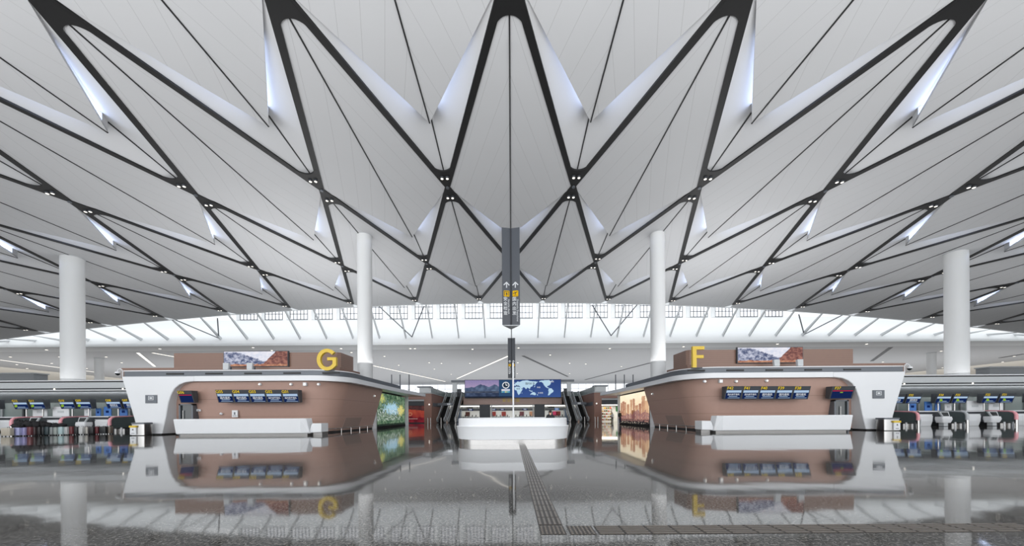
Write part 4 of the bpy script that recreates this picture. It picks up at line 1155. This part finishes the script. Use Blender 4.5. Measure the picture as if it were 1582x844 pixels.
# ------------------------------------------------------------------ suitcases and soft bags by the left desks
def suitcase(x, w, h, rgb, lab, i):
    d = 25.5 + 3.0 * x / 165.0
    p = P(x + w / 2, 674, d); wm = w * d / F; hm = h * d / F
    t = thing('suitcase', lab, 'suitcase', (p.x, d, 0))
    m_ = mat('suitcase_shell', rgb, .4, noise_amt=.06, noise_scale=5)
    x0, x1 = p.x - wm / 2 + .02, p.x + wm / 2 - .02
    bm = B(); loft(bm, [rrect(x0 + .02, x1 - .02, d + .02, d + .26, .05, .06, 4), rrect(x0, x1, d, d + .28, .06, .09, 4), rrect(x0, x1, d, d + .28, .06, hm - .03, 4), rrect(x0 + .02, x1 - .02, d + .02, d + .26, .05, hm, 4)])
    sh_ = obj('shell', bm, m_, t, smooth=True)
    bm = B(); n = max(3, int(wm / .08))
    for k in range(1, n): q = x0 + (x1 - x0) * k / n; box(bm, q - .008, q + .008, d - .008, d + .01, .12, hm - .08)
    obj('ribs', bm, m_, sh_)
    bm = B(); c = (x0 + x1) / 2; tube(bm, [(c - .1, d + .2, hm), (c - .1, d + .2, hm + .05), (c + .1, d + .2, hm + .05), (c + .1, d + .2, hm)], .012, 6); obj('handle', bm, M['rubber'], t)
    for sx in (x0 + .06, x1 - .06):
        for sy in (d + .05, d + .23):
            bm = B(); tube(bm, [(sx - .012, sy, .032), (sx + .012, sy, .032)], .032, 10); bx_ = box(bm, sx - .015, sx + .015, sy - .015, sy + .015, .03, .075); obj('wheel', bm, M['rubber'], t)
    return t
cases = [(0, 15, 13.3, (176, 168, 154), 'beige suitcase at the left end of the luggage row'),
 (18.5, 10.5, 13.5, (166, 168, 206), 'pale lilac suitcase beside the beige one'), (29.3, 8.3, 13.5, (150, 146, 186), 'greyish lilac suitcase right of the pale lilac one'),
 (38, 8.8, 14, (110, 62, 66), 'burgundy suitcase right of the lilac ones'), (47.2, 6.5, 14, (56, 42, 44), 'dark brown suitcase right of the left burgundy one'),
 (54, 7, 14, (34, 32, 33), 'black suitcase left of the dark teal one'), (61.3, 5.2, 14, (30, 34, 36), 'charcoal suitcase squeezed left of the dark teal one'), (66.8, 6.8, 13.6, (52, 64, 68), 'dark teal suitcase near the middle of the luggage row'),
 (74, 6, 12.8, (134, 138, 138), 'mid grey suitcase right of the dark teal one'), (80.3, 6.6, 12.6, (150, 156, 152), 'silver grey suitcase left of the mint one'),
 (87.5, 8, 13, (170, 190, 192), 'pale mint suitcase near the middle of the luggage row'), (96, 7.5, 12.8, (176, 178, 178), 'pale grey suitcase with dark straps right of the mint one'),
 (104, 7, 13, (104, 50, 52), 'burgundy suitcase right of the pale grey one'), (111.5, 7, 12.5, (32, 34, 36), 'black suitcase left of the bright silver one'),
 (119, 8, 12, (190, 190, 188), 'bright silver suitcase in the right half of the luggage row'), (127.5, 3, 12, (120, 36, 44), 'narrow red suitcase right of the bright silver one'), (131, 3.2, 11.5, (196, 192, 184), 'narrow cream suitcase beside the narrow red one'),
 (135, 8.5, 12, (36, 34, 36), 'black suitcase right of the narrow cream one'), (144, 6.5, 12, (92, 34, 40), 'dark red suitcase near the right end of the luggage row'),
 (151, 11.5, 12, (34, 36, 38), 'wide black suitcase near the right end of the luggage row'), (163, 7, 11.8, (124, 112, 102), 'taupe suitcase at the right end of the luggage row')]
for i, c in enumerate(cases): suitcase(*c, i)
def soft_bag(x, w, h, lift, dy, lab):
    d = 25.62 + 3.0 * x / 165.0 + dy
    p = P(x + w / 2, 660, d); wm = w * d / F; hm = h * d / F
    z0 = lift
    t = thing('soft_bag', lab, 'bag', (p.x, d, z0))
    bm = B(); bmesh.ops.create_icosphere(bm, subdivisions=3, radius=1)
    for v in bm.verts:
        n = 1 + .22 * noise.noise(v.co * 2.2 + Vector((x, 0, 0))); q = v.co * n
        v.co = Vector((p.x + q.x * wm / 2, d + .03 + q.y * .2, z0 + max(-.0, (q.z + .72) * hm / 1.7)))
    obj('bag_body', bm, M['black_fabric'], t, smooth=True)
    bm = B(); tube(bm, [(p.x - wm * .25, d - .12, z0 + hm * .5), (p.x - wm * .2, d - .1, z0 + hm * .9), (p.x, d - .06, z0 + hm * 1.1), (p.x + wm * .2, d - .1, z0 + hm * .9), (p.x + wm * .25, d - .12, z0 + hm * .5)], .018, 6); obj('strap', bm, M['rubber'], t)
for i, (x, w, h, lift, dy, lab) in enumerate([(17, 17, 6, .66, 0, 'low black soft bag lying on the two lilac suitcases'), (24, 13, 12, .66, .2, 'tall peaked black soft bag behind the lilac suitcases'), (35, 15, 10, .69, .05, 'black soft bag lying on the left burgundy suitcase'),
     (47, 13, 9, .69, 0, 'black soft bag lying on the dark brown suitcase'), (59, 12, 8.5, .69, .02, 'black soft bag lying above the charcoal and teal suitcases'), (69, 11, 7, .67, 0, 'black soft bag lying above the mid grey suitcase'),
     (78, 12, 6.5, .64, 0, 'black soft bag lying on the silver grey suitcase'), (88, 13, 5.5, .66, 0, 'flat black soft bag lying on the mint and pale grey suitcases')]):
    soft_bag(x, w, h, lift, dy, lab)

# ------------------------------------------------------------------ far middle: upper floor, display, shops, escalators
# brown blocks left and right of the escalators
for sg in (-1, 1):
    sd = 'left' if sg < 0 else 'right'
    X = lambda x: sg * (x + (0 if sg < 0 else .35))
    def bx(bm, xa, xb, *r): return box(bm, min(X(xa), X(xb)), max(X(xa), X(xb)), *r)
    t = thing('brown_shop_block', 'brown tiled shop block beside the %s escalators' % sd, 'building block', (X(20), 64, 0))
    obj('pier', bx(B(), 14.6, 15.95, 62, 78, 0, 5.4), M['brown_tile'], t)
    obj('lintel', bx(B(), 15.95, 40, 62, 63, 4.35, 5.4), M['brown_tile'], t)
    obj('top_slab', bx(B(), 14.5, 40, 61.9, 78, 5.4, 5.5), M['light_grey'], t)
    obj('shutter_box', bx(B(), 15.95, 30, 62.2, 63, 4.05, 4.35), M['light_grey'], t)
    obj('dark_header', bx(B(), 15.95, 30, 62.5, 63.2, 3.25, 4.05), M['dark_grey'], t)
    obj('side_sign_band', bx(B(), 14.52, 14.6, 63, 76, 3.1, 3.75), M['grey_metal'], t)
    p = (X(15.0), 61.9, 3.4)
    l = thing('wall_lamp', 'small wall lamp on the brown pier by the %s escalators' % sd, 'wall lamp', p)
    bm = B(); disc(bm, (p[0], 61.98, p[2]), .14, (0, -1, 0), .1, 12); obj('lamp_body', bm, M['white'], l)
    bm = B(); disc(bm, (p[0], 61.86, p[2]), .1, (0, -1, 0), .02, 12); obj('lens', bm, M['lamp'], l)
    # glass balustrade on top
    r = thing('glass_balustrade', 'glass balustrade on the upper floor over the %s brown block' % sd, 'railing', (X(15), 70, 5.5))
    obj('glass_panel', bx(B(), 14.75, 14.79, 62.4, 76, 5.52, 6.5), M['clear_glass'] if 'clear_glass' in M else M['glass_grey'], r)
    bm = B(); tube(bm, [(X(14.77), 62.4, 6.55), (X(14.77), 76, 6.55)], .04, 8); obj('handrail', bm, M['steel'], r)
    for k in range(7): bm = B(); y = 62.5 + 2.2 * k; tube(bm, [(X(14.77), y, 5.5), (X(14.77), y, 6.55)], .03, 8); obj('post', bm, M['steel'], r)
# left: red advertising screen, right: lit shop
def red_ad(u, v):
    n = fbm(u, v, 3, 3)
    c = mixc((206, 78, 48), (150, 26, 36), (1 - v) * .9 + .5 * n)
    if v > .80 - .1 * u: c = mixc((64, 40, 44), (120, 60, 56), .4 + n)
    if v < .30 + .06 * n: c = mixc((150, 26, 40), (82, 18, 30), .4 + n - v)
    if math.hypot((u - .18) / .10, (v - .5) / .1) < 1 and math.hypot((u - .18) / .08, (v - .5) / .08) > 1: c = (226, 160, 110)
    if .2 < v < .235 and u < .62 and int(u * 40) % 4: c = (226, 190, 180)
    return c
t = thing('red_picture_screen', 'glowing red and orange picture in the left shop front', 'screen', (-18, 62.7, 0))
obj('casing', box(B(), -19.4, -15.95, 62.72, 62.9, 0, 3.3), M['dark_grey'], t)
picture('picture', (-19.3, 62.68, .15), (3.3, 0, 0), (0, 0, 3.05), 40, 36, red_ad, t, .6)

t = thing('shop_interior', 'brightly lit shop with white walls in the right brown block', 'shop', (19, 66, 0))
obj('back_wall', box(B(), 16.2, 26, 69, 69.2, 0, 3.3), M['white_paint'], t)
obj('side_wall', box(B(), 16.0, 16.2, 63.2, 69, 0, 3.3), M['light_grey'], t)
obj('shop_ceiling', box(B(), 16, 26, 63.2, 69, 3.25, 3.4), M['white_paint'], t)
bm = B(); box(bm, 17, 25, 64.5, 67.5, 3.2, 3.245); obj('light_panel', bm, emis('shop_light_panel', (255, 246, 226), 5.0), t)
s = thing('shop_shelf', 'wooden shelf unit with goods at the left of the right shop', 'shelf', (17.9, 66, 0))
obj('upright', box(B(), 17.2, 17.3, 65.6, 66.2, 0, 2.9), M['light_grey'], s); obj('upright', box(B(), 19.2, 19.3, 65.6, 66.2, 0, 2.9), M['light_grey'], s)
wood = mat('warm_wood', (176, 122, 70), .5, noise_amt=.1)
for k in range(5): obj('shelf_board', box(B(), 17.3, 19.2, 65.6, 66.2, .25 + .55 * k, .31 + .55 * k), wood, s)
goods = [mat('goods_box', c, .5, noise_amt=.1) for c in ((200, 70, 50), (230, 190, 70), (90, 130, 80), (220, 220, 214), (120, 80, 50))]
gl = ('red', 'yellow', 'green', 'white', 'brown')
for k in range(5):
    for j in range(5):
        q = (k * 2 + j * 3) % 5
        x = 17.38 + .37 * j; z = .31 + .55 * k; w_ = .24; h_ = .2 + .05 * ((k + j) % 3)
        bm = B(); box(bm, x, x + w_, 65.66, 65.9, z, z + h_)
        tag(obj('goods_box', bm, goods[q], bevel=.01), 'small %s goods box on the wooden shelf unit of the right shop' % gl[q], 'box', 'goods on the shop shelf')
dr = thing('hanging_poster', 'green poster on the back wall of the right shop', 'poster', (21.4, 68.9, 2.6)); obj('sheet', box(B(), 21.0, 22.0, 68.9, 68.98, 2.0, 3.0), mat('green_poster', (40, 120, 66), .5, noise_amt=.1), dr)
obj('rail', box(B(), 20.95, 22.05, 68.87, 68.98, 3.0, 3.05), M['dark_grey'], dr)

# upper floor fascia in the middle and shops beneath it
t = thing('brown_fascia', 'brown fascia band with gold lettering under the big display', 'fascia', (0, 75, 3.75))
obj('band', box(B(), -10.7, 11.0, 75, 75.4, 3.75, 5.5), M['brown_wall'], t)
text('lettering', '安全检查', .85, frame((-.2, 74.96, 4.62), (1, 0, 0), (0, 0, 1)), M['gold'], t, sx=1.15, ext=.02, bold=.012)
struct('floor', box(B(), -14.4, 14.9, 75.4, 77.2, 5.2, 5.5), M['light_grey'])
struct('ceiling', box(B(), -15, 15.4, 75.4, 90, 3.6, 3.75), M['white_paint'], 'pale ceiling of the security hall under the upper floor')
struct('wall_back', box(B(), -15, 15.4, 88, 88.3, 0, 3.6), M['white_paint'], 'bright back wall of the security hall')
bm = B(); box(bm, -14, 14, 78, 86, 3.54, 3.58); lp = tag(obj('light_panel', bm, emis('hall_light_panel', (250, 248, 240), 2.2)), 'long bright ceiling light panel in the security hall', 'ceiling light')
for i, (xa, xb) in enumerate(((741, 757), (826, 841.5))):
    a, b = P(xa, 640, 75.2).x, P(xb, 640, 75.2).x
    c = thing('square_pillar', 'dark grey square pillar on the %s of the security hall front' % ('left' if i == 0 else 'right'), 'pillar', ((a + b) / 2, 76, 0))
    obj('shaft', box(B(), a, b, 74.95, 77.0, .15, 3.74), M['dark_grey'], c); obj('plinth', box(B(), a - .05, b + .05, 74.9, 77.05, 0, .15), M['steel'], c)
    e = b + .25 if i == 0 else a - .45
    s = thing('pale_post', 'slim pale post beside the %s dark pillar' % ('left' if i == 0 else 'right'), 'post', (e, 76, 0)); obj('shaft', box(B(), e, e + .22, 75.5, 75.8, .1, 3.58), M['light_grey'], s); obj('foot', box(B(), e - .05, e + .27, 75.45, 75.85, 0, .1), M['steel'], s)
# dark sign band, screens, gates
for i, (xa, xb) in enumerate(((710, 741), (759, 824), (842, 875))):
    a, b = P(xa, 630, 80).x, P(xb, 630, 80).x; nm = ('left', 'middle', 'right')[i]
    c = thing('dark_sign_band', 'dark sign band hanging in the %s bay of the security hall' % nm, 'sign', ((a + b) / 2, 80, 2.7)); obj('band', box(B(), a, b, 80, 80.2, 2.45, 3.0), M['dark_grey'], c)
    obj('hanger', box(B(), a + .5, a + .6, 80.05, 80.15, 3.0, 3.55), M['grey_metal'], c); obj('hanger', box(B(), b - .6, b - .5, 80.05, 80.15, 3.0, 3.55), M['grey_metal'], c)
    for j in range((1, 3, 1)[i]):
        x = a + (b - a) * ((.55,), (.26, .06, .80), (.55,))[i][j]
        bm = B(); box(bm, x - .55, x + .55, 79.94, 79.99, 2.5, 2.95); pl = obj('blue_sign', bm, M['navy'] if i != 2 else M['blue'], c)
        text('lettering', '安检', .34, frame((x, 79.92, 2.72), (1, 0, 0), (0, 0, 1)), M['white_text'], pl, bold=.01)
for i, x in enumerate((725.5, 851.5)):
    a = P(x, 629, 78).x; c = thing('hanging_plate', 'small black hanging plate in the %s bay of the security hall' % ('left', 'right')[i], 'sign', (a, 78, 3.1)); obj('plate', box(B(), a - .75, a + .75, 78, 78.1, 3.02, 3.3), M['rubber'], c); obj('hanger', box(B(), a - .04, a + .04, 78.02, 78.08, 3.3, 3.6), M['grey_metal'], c)
gates = []
for i, x in enumerate([713, 719, 724.5, 730, 735.5, 762, 767.5, 773, 778.5, 784, 797, 802.5, 808, 813.5, 819, 846, 852, 857.5, 863, 868.5]):
    a = P(x, 645, 79).x
    if not gates:
        g = thing('security_gate', 'grey security gate with dark screen in the row behind the information desk', 'gate', (a, 79, 0), 0, 'security gates behind the information desk')
        obj('cabinet', box(B(), a - .28, a + .28, 78.6, 79.8, .02, 1.0), M['mid_grey'], g, bevel=.04)
        obj('reader', box(B(), a - .1, a + .1, 78.65, 78.8, 1.0, 1.5), M['dark_grey'], g)
        obj('flap', box(B(), a + .28, a + .55, 79.1, 79.14, .3, 1.1), M['glass_grey'], g)
        gates.append(g)
    else: dup(gates[0], (a, 79, 0))
for i, (x, c, lb) in enumerate(((713.5, (226, 226, 224), 'white'), (721, (80, 40, 34), 'dark brown'), (762, (150, 54, 50), 'red'), (778, (150, 54, 50), 'red'), (806.5, (110, 60, 70), 'plum'), (822, (190, 140, 110), 'tan'), (852, (90, 110, 120), 'grey blue'), (858.5, (214, 60, 110), 'magenta'), (864, (130, 44, 40), 'brick red'))):
    a = P(x, 640, 86).x; bm = B(); box(bm, a - .55, a + .55, 87.8, 87.98, 1.2, 2.3)
    e = tag(obj('wall_poster', bm, mat('poster_print', c, .6, noise_amt=.15, noise_scale=3)), ('%s poster on the back wall of the security hall' % lb) + (', left of the middle bay' if i == 2 else ', nearer the slim pole' if i == 3 else ''), 'poster')
# glass lift boxes beside the escalators
for sg in (-1, 1):
    a = P(706, 640, 72).x if sg < 0 else P(878.5, 640, 72).x
    c = thing('glass_lift', 'pale blue glass box at the foot of the %s escalators' % ('left' if sg < 0 else 'right'), 'glass box', (a, 72.5, 0))
    obj('glass_body', box(B(), a - .75, a + .75, 72, 74, .1, 2.6), mat('pale_blue_glass', (150, 164, 184), .15, noise_amt=.05, noise_scale=.6), c, bevel=.03)
    obj('base', box(B(), a - .8, a + .8, 71.95, 74.05, 0, .1), M['dark_grey'], c); obj('cap', box(B(), a - .8, a + .8, 71.95, 74.05, 2.6, 2.7), M['grey_metal'], c)

# the big display
a, b = P(718.5, 614.8, 73.9), P(866.3, 586.8, 73.9)
t = thing('display_wall', 'large landscape and world map display above the brown fascia', 'screen', ((a.x + b.x) / 2, 74.2, a.z))
obj('casing', box(B(), a.x - .1, b.x + .1, 73.95, 74.6, a.z - .1, b.z + .1), M['dark_grey'], t)
def dusk(u, v):
    n = fbm(u * 1.6, v, 5, 4); r1 = .58 + .20 * max(0, 1 - abs(u - .48) / .2) + .16 * max(0, 1 - abs(u - .86) / .2) + .05 * fbm(u, 1, 7)
    if v > r1: return mixc((168, 146, 190), (128, 118, 176), (v - .55) * 1.8 + .35 * fbm(u, v, 40, 2))
    if v > .36: return mixc((60, 76, 112), (92, 116, 150), .3 + n + .3 * u)
    if v > .27: return mixc((84, 92, 112), (50, 60, 84), .5 + n)
    if v < .07: return (22, 28, 46)
    return mixc((40, 54, 84), (70, 88, 124), .4 + n)
LANDS = [[(812, 135), (845, 105), (870, 85), (900, 95), (935, 75), (1005, 65), (1050, 82), (1110, 85), (1165, 95), (1135, 125), (1120, 150), (1100, 135), (1085, 165), (1060, 180), (1045, 215), (1035, 205), (1010, 185), (990, 220), (975, 190), (950, 180), (935, 205), (915, 195), (900, 165), (870, 160), (850, 150), (822, 160)],
 [(818, 190), (850, 170), (905, 180), (930, 215), (945, 210), (920, 255), (905, 290), (880, 310), (862, 270), (855, 235), (825, 225)], [(1055, 295), (1080, 270), (1115, 265), (1135, 290), (1130, 315), (1105, 310), (1075, 305), (1055, 310)],
 [(1180, 100), (1195, 75), (1250, 70), (1330, 65), (1350, 85), (1355, 110), (1345, 140), (1320, 160), (1300, 165), (1305, 185), (1325, 195), (1335, 205), (1310, 200), (1280, 185), (1255, 150), (1240, 115), (1215, 95)],
 [(1330, 200), (1365, 205), (1395, 245), (1385, 270), (1350, 290), (1330, 320), (1310, 320), (1325, 270), (1315, 235)], [(1030, 225), (1060, 240), (1090, 245), (1085, 258), (1050, 250)], [(1108, 175), (1120, 155), (1124, 165), (1114, 182)], [(925, 270), (935, 275), (928, 292)], [(820, 105), (832, 95), (834, 112)], [(1150, 300), (1162, 305), (1165, 322), (1155, 318)], [(1360, 75), (1385, 68), (1375, 92)]]
def worldmap(u, v):
    x, y = 785 + u * 715, 350 - v * 290
    wob = 4 * noise.noise(Vector((x * .08, y * .08, 0)))
    for q in LANDS:
        if inpoly(q, x + wob, y + wob): return (176, 214, 238)
    return mixc((44, 78, 152), (34, 62, 136), v)
def clockpanel(u, v):
    r = math.hypot((u - .53) * .95, (v - .70) * 1.38)
    if .20 < r < .26: return (240, 244, 248)
    if r <= .20:
        if abs(u - .53) < .03 and .70 < v < .82 or abs(v - .70) < .025 and .53 < u < .66: return (240, 244, 248)
        return (28, 48, 70)
    if .38 < v < .48 and .2 < u < .85: return mixc((240, 236, 240), (190, 206, 236), u)
    if .28 < v < .36 and .2 < u < .85: return [(196, 206, 150), (150, 196, 160), (90, 180, 200), (60, 150, 210)][int(u * 9) % 4]
    if v < .08: return (24, 40, 70)
    return (36, 72, 116)
W_, H_ = b.x - a.x, b.z - a.z
f1, f2 = .354, .49
picture('landscape_picture', (a.x, 73.9, a.z), (W_ * f1, 0, 0), (0, 0, H_), 80, 40, dusk, t, .8)
picture('clock_panel', (a.x + W_ * f1, 73.9, a.z), (W_ * (f2 - f1), 0, 0), (0, 0, H_), 48, 60, clockpanel, t, .8)
picture('world_map', (a.x + W_ * f2, 73.9, a.z), (W_ * (1 - f2), 0, 0), (0, 0, H_), 150, 60, worldmap, t, .85)
for i, (x, y) in enumerate(((1050, 125), (865, 160), (875, 210), (1175, 190), (1200, 280), (1360, 95))):
    u = (x - 785) / 715; v = (350 - y) / 290
    text('map_lettering', ('国内城市', '欧洲', '非洲', '海洋', '大洋洲', '北美洲')[i], .52 if i == 0 else .38, frame((a.x + W_ * (f2 + (1 - f2) * u), 73.86, a.z + H_ * v), (1, 0, 0), (0, 0, 1)), M['white_text'] if i > 2 else M['dark_grey'], t, bold=.01)
c = thing('portal_beam', 'wide grey beam along the top of the big display', 'beam', (0, 74.8, b.z))
a0, b0 = P(697, 588.8, 74.8), P(887, 588.8, 74.8)
obj('beam', box(B(), a0.x, b0.x, 74.7, 76, b.z - .35, b.z + .1), M['grey_metal'], c)
for x in (700, 704, 711, 872, 880, 883):
    pass
for i, x in enumerate((703, 879)):
    q = P(x, 600, 75.6).x; obj('leg', box(B(), q - .45, q + .45, 75.2, 75.9, 5.5, b.z - .3), M['light_grey'], c)
for i, x in enumerate((709.5, 874)):
    q = P(x, 604, 77); e = thing('upper_kiosk', 'dark upright kiosk on the upper floor at the %s end of the display' % ('left', 'right')[i], 'kiosk', (q.x, 76.4, 5.5)); obj('body', box(B(), q.x - .55, q.x + .55, 76.2, 76.7, 5.55, 7.3), M['dark_grey'], e, bevel=.03); obj('base', box(B(), q.x - .6, q.x + .6, 76.1, 76.8, 5.5, 5.55), M['grey_metal'], e)
c = thing('glass_balustrade', 'long glass balustrade along the upper floor edge behind the display', 'railing', (0, 76.8, 5.5))
obj('glass_panel', box(B(), -40, 40, 77.0, 77.04, 5.52, 6.5), M['glass_grey'], c)
bm = B(); tube(bm, [(-40, 77.02, 6.55), (40, 77.02, 6.55)], .04, 8); obj('handrail', bm, M['steel'], c)

# escalators, two on each side
def escalator(xc, label):
    y0, y1, H = 65.0, 75.0, 5.5
    t = thing('escalator', label, 'escalator', (xc, 70, 0))
    n = 30; bm = B()
    for k in range(n):
        y = 66 + (8.6) * k / n; z = H * k / n; box(bm, xc - .55, xc + .55, y, y + 8.6 / n + .02, max(0, z - .3), z + .12)
    box(bm, xc - .55, xc + .55, 64.6, 66, 0, .03); box(bm, xc - .55, xc + .55, 74.6, 76, 5.3, 5.5)
    obj('steps', bm, M['rubber'], t)
    pr = [(66.2, 0), (74.6, 5.0), (76, 5.0), (76, 5.5), (74.4, 5.5), (65.6, 0.02)]
    for s in (-1, 1):
        x = xc + s * .68
        obj('side_skirt', prism(B(), pr, x - .1, x + .1, 'x'), M['steel'], t)
        g = prism(B(), [(65.2, .1), (65.8, .35), (74.5, 5.7), (75.6, 5.7), (75.6, 6.4), (74.3, 6.4), (65.6, 1.0), (65.0, .9)], x - .012, x + .012, 'x'); obj('glass_side', g, M['clear'], t)
        bm = B(); tube(bm, [(x, 65.9, .25), (x, 65.0, .3), (x, 64.75, .6), (x, 65.0, .95), (x, 65.7, 1.08), (x, 74.3, 6.48), (x, 75.4, 6.5), (x, 75.75, 6.2), (x, 75.4, 5.9)], .10, 8); obj('handrail', bm, M['light_grey'], t, smooth=True)
M['clear'] = mat('clear_glass', (190, 200, 204), .1, alpha=.35)
for sg in (-1, 1):
    sd = 'left' if sg < 0 else 'right'
    for i, x in enumerate((13.6, 11.55)):
        escalator(sg * (x + (0 if sg < 0 else .3)), '%s escalator of the %s pair beside the brown block' % ('outer' if i == 0 else 'inner', sd))
    # bollard stanchions in front
    for j, x in enumerate((15.1, 14.6, 12.9, 10.3)):
        xx = sg * (x + (0 if sg < 0 else .3)); q = thing('steel_bollard', 'steel bollard before the %s escalators, %s' % (sd, ('outermost', 'second from the pier', 'between the two escalators', 'nearest the hall middle')[j]), 'bollard', (xx, 62.0 if j > 1 else 61.2, 0))
        y = 62.0 if j > 1 else 61.2
        bm = B(); tube(bm, [(xx, y, .02), (xx, y, 1.0)], .09, 12); obj('tube', bm, M['steel'], q, smooth=True); bm = B(); disc(bm, (xx, y, 0), .16, t=.025); obj('foot', bm, M['grey_metal'], q)
    # hanging sign beam over the escalators
    xa, xb = sorted((sg * 14.5, sg * 10.9)); e = thing('hanging_direction_sign', 'grey direction sign beam hung across the %s escalators' % sd, 'sign', ((xa + xb) / 2, 66.6, 3.2))
    obj('panel', box(B(), xa + .7 * (sg > 0), xb - .7 * (sg < 0), 66.5, 66.65, 3.35, 3.85), M['grey_metal'], e)
    text('lettering', '出发', .32, frame(((xa + xb) / 2 + .4, 66.47, 3.6), (1, 0, 0), (0, 0, 1)), M['white_text'], e, bold=.01)
    # slim dark posts over the pavilion end, upper level
    for j, x in enumerate((605, 618, 632) if sg < 0 else (951, 964.5, 978)):
        q = P(x, 579, 66.0); e = thing('slim_post', 'slim dark lamp post on the upper floor above the %s eave, %s' % (sd, ('left', 'middle', 'right')[j] + ' of three'), 'post', (q.x, 66, 5.5))
        bm = B(); tube(bm, [(q.x, 66, 5.55), (q.x, 66, q.z)], .10, 10); obj('shaft', bm, M['grey_metal'], e); bm = B(); disc(bm, (q.x, 66, 5.5), .2, t=.05); obj('foot', bm, M['dark_grey'], e)
    # service pods on the upper floor
    q = P(657 if sg < 0 else 927, 600, 80); e = thing('service_pod', 'pale service pod with dark roof on the upper floor at the %s' % sd, 'pod', (q.x, 80, 5.5))
    obj('body', box(B(), q.x - 1.1, q.x + 1.1, 79, 81, 5.5, 7.9), M['light_grey'], e); obj('roof', box(B(), q.x - 1.6, q.x + 1.6, 78.8, 81.2, 7.9, 8.2), M['grey_metal'], e)
# grey boxes and brown walls of the upper floor beyond the check-in rows
for sg in (-1, 1):
    sd = 'left' if sg < 0 else 'right'
    e = thing('upper_room', 'pale grey room box above the %s check-in canopy' % sd, 'room box', (sg * 96, 74, 5.5))
    obj('wall', box(B(), min(sg * 84, sg * 110), max(sg * 84, sg * 110), 60, 61.8, 5.5, 9.2), M['mid_grey'], e); obj('roof', box(B(), min(sg * 83.8, sg * 110), max(sg * 83.8, sg * 110), 59.9, 61.9, 9.2, 9.4), M['light_grey'], e)
    e = thing('brown_upper_wall', 'long brown wall on the upper floor behind the %s columns' % sd, 'wall', (sg * 62, 76, 5.5))
    obj('wall', box(B(), min(sg * 40, sg * 92), max(sg * 40, sg * 92), 78, 78.5, 5.5, 8.6), M['brown_dark'], e); obj('cap', box(B(), min(sg * 40, sg * 92), max(sg * 40, sg * 92), 77.9, 78.6, 8.6, 8.7), M['dark_grey'], e)
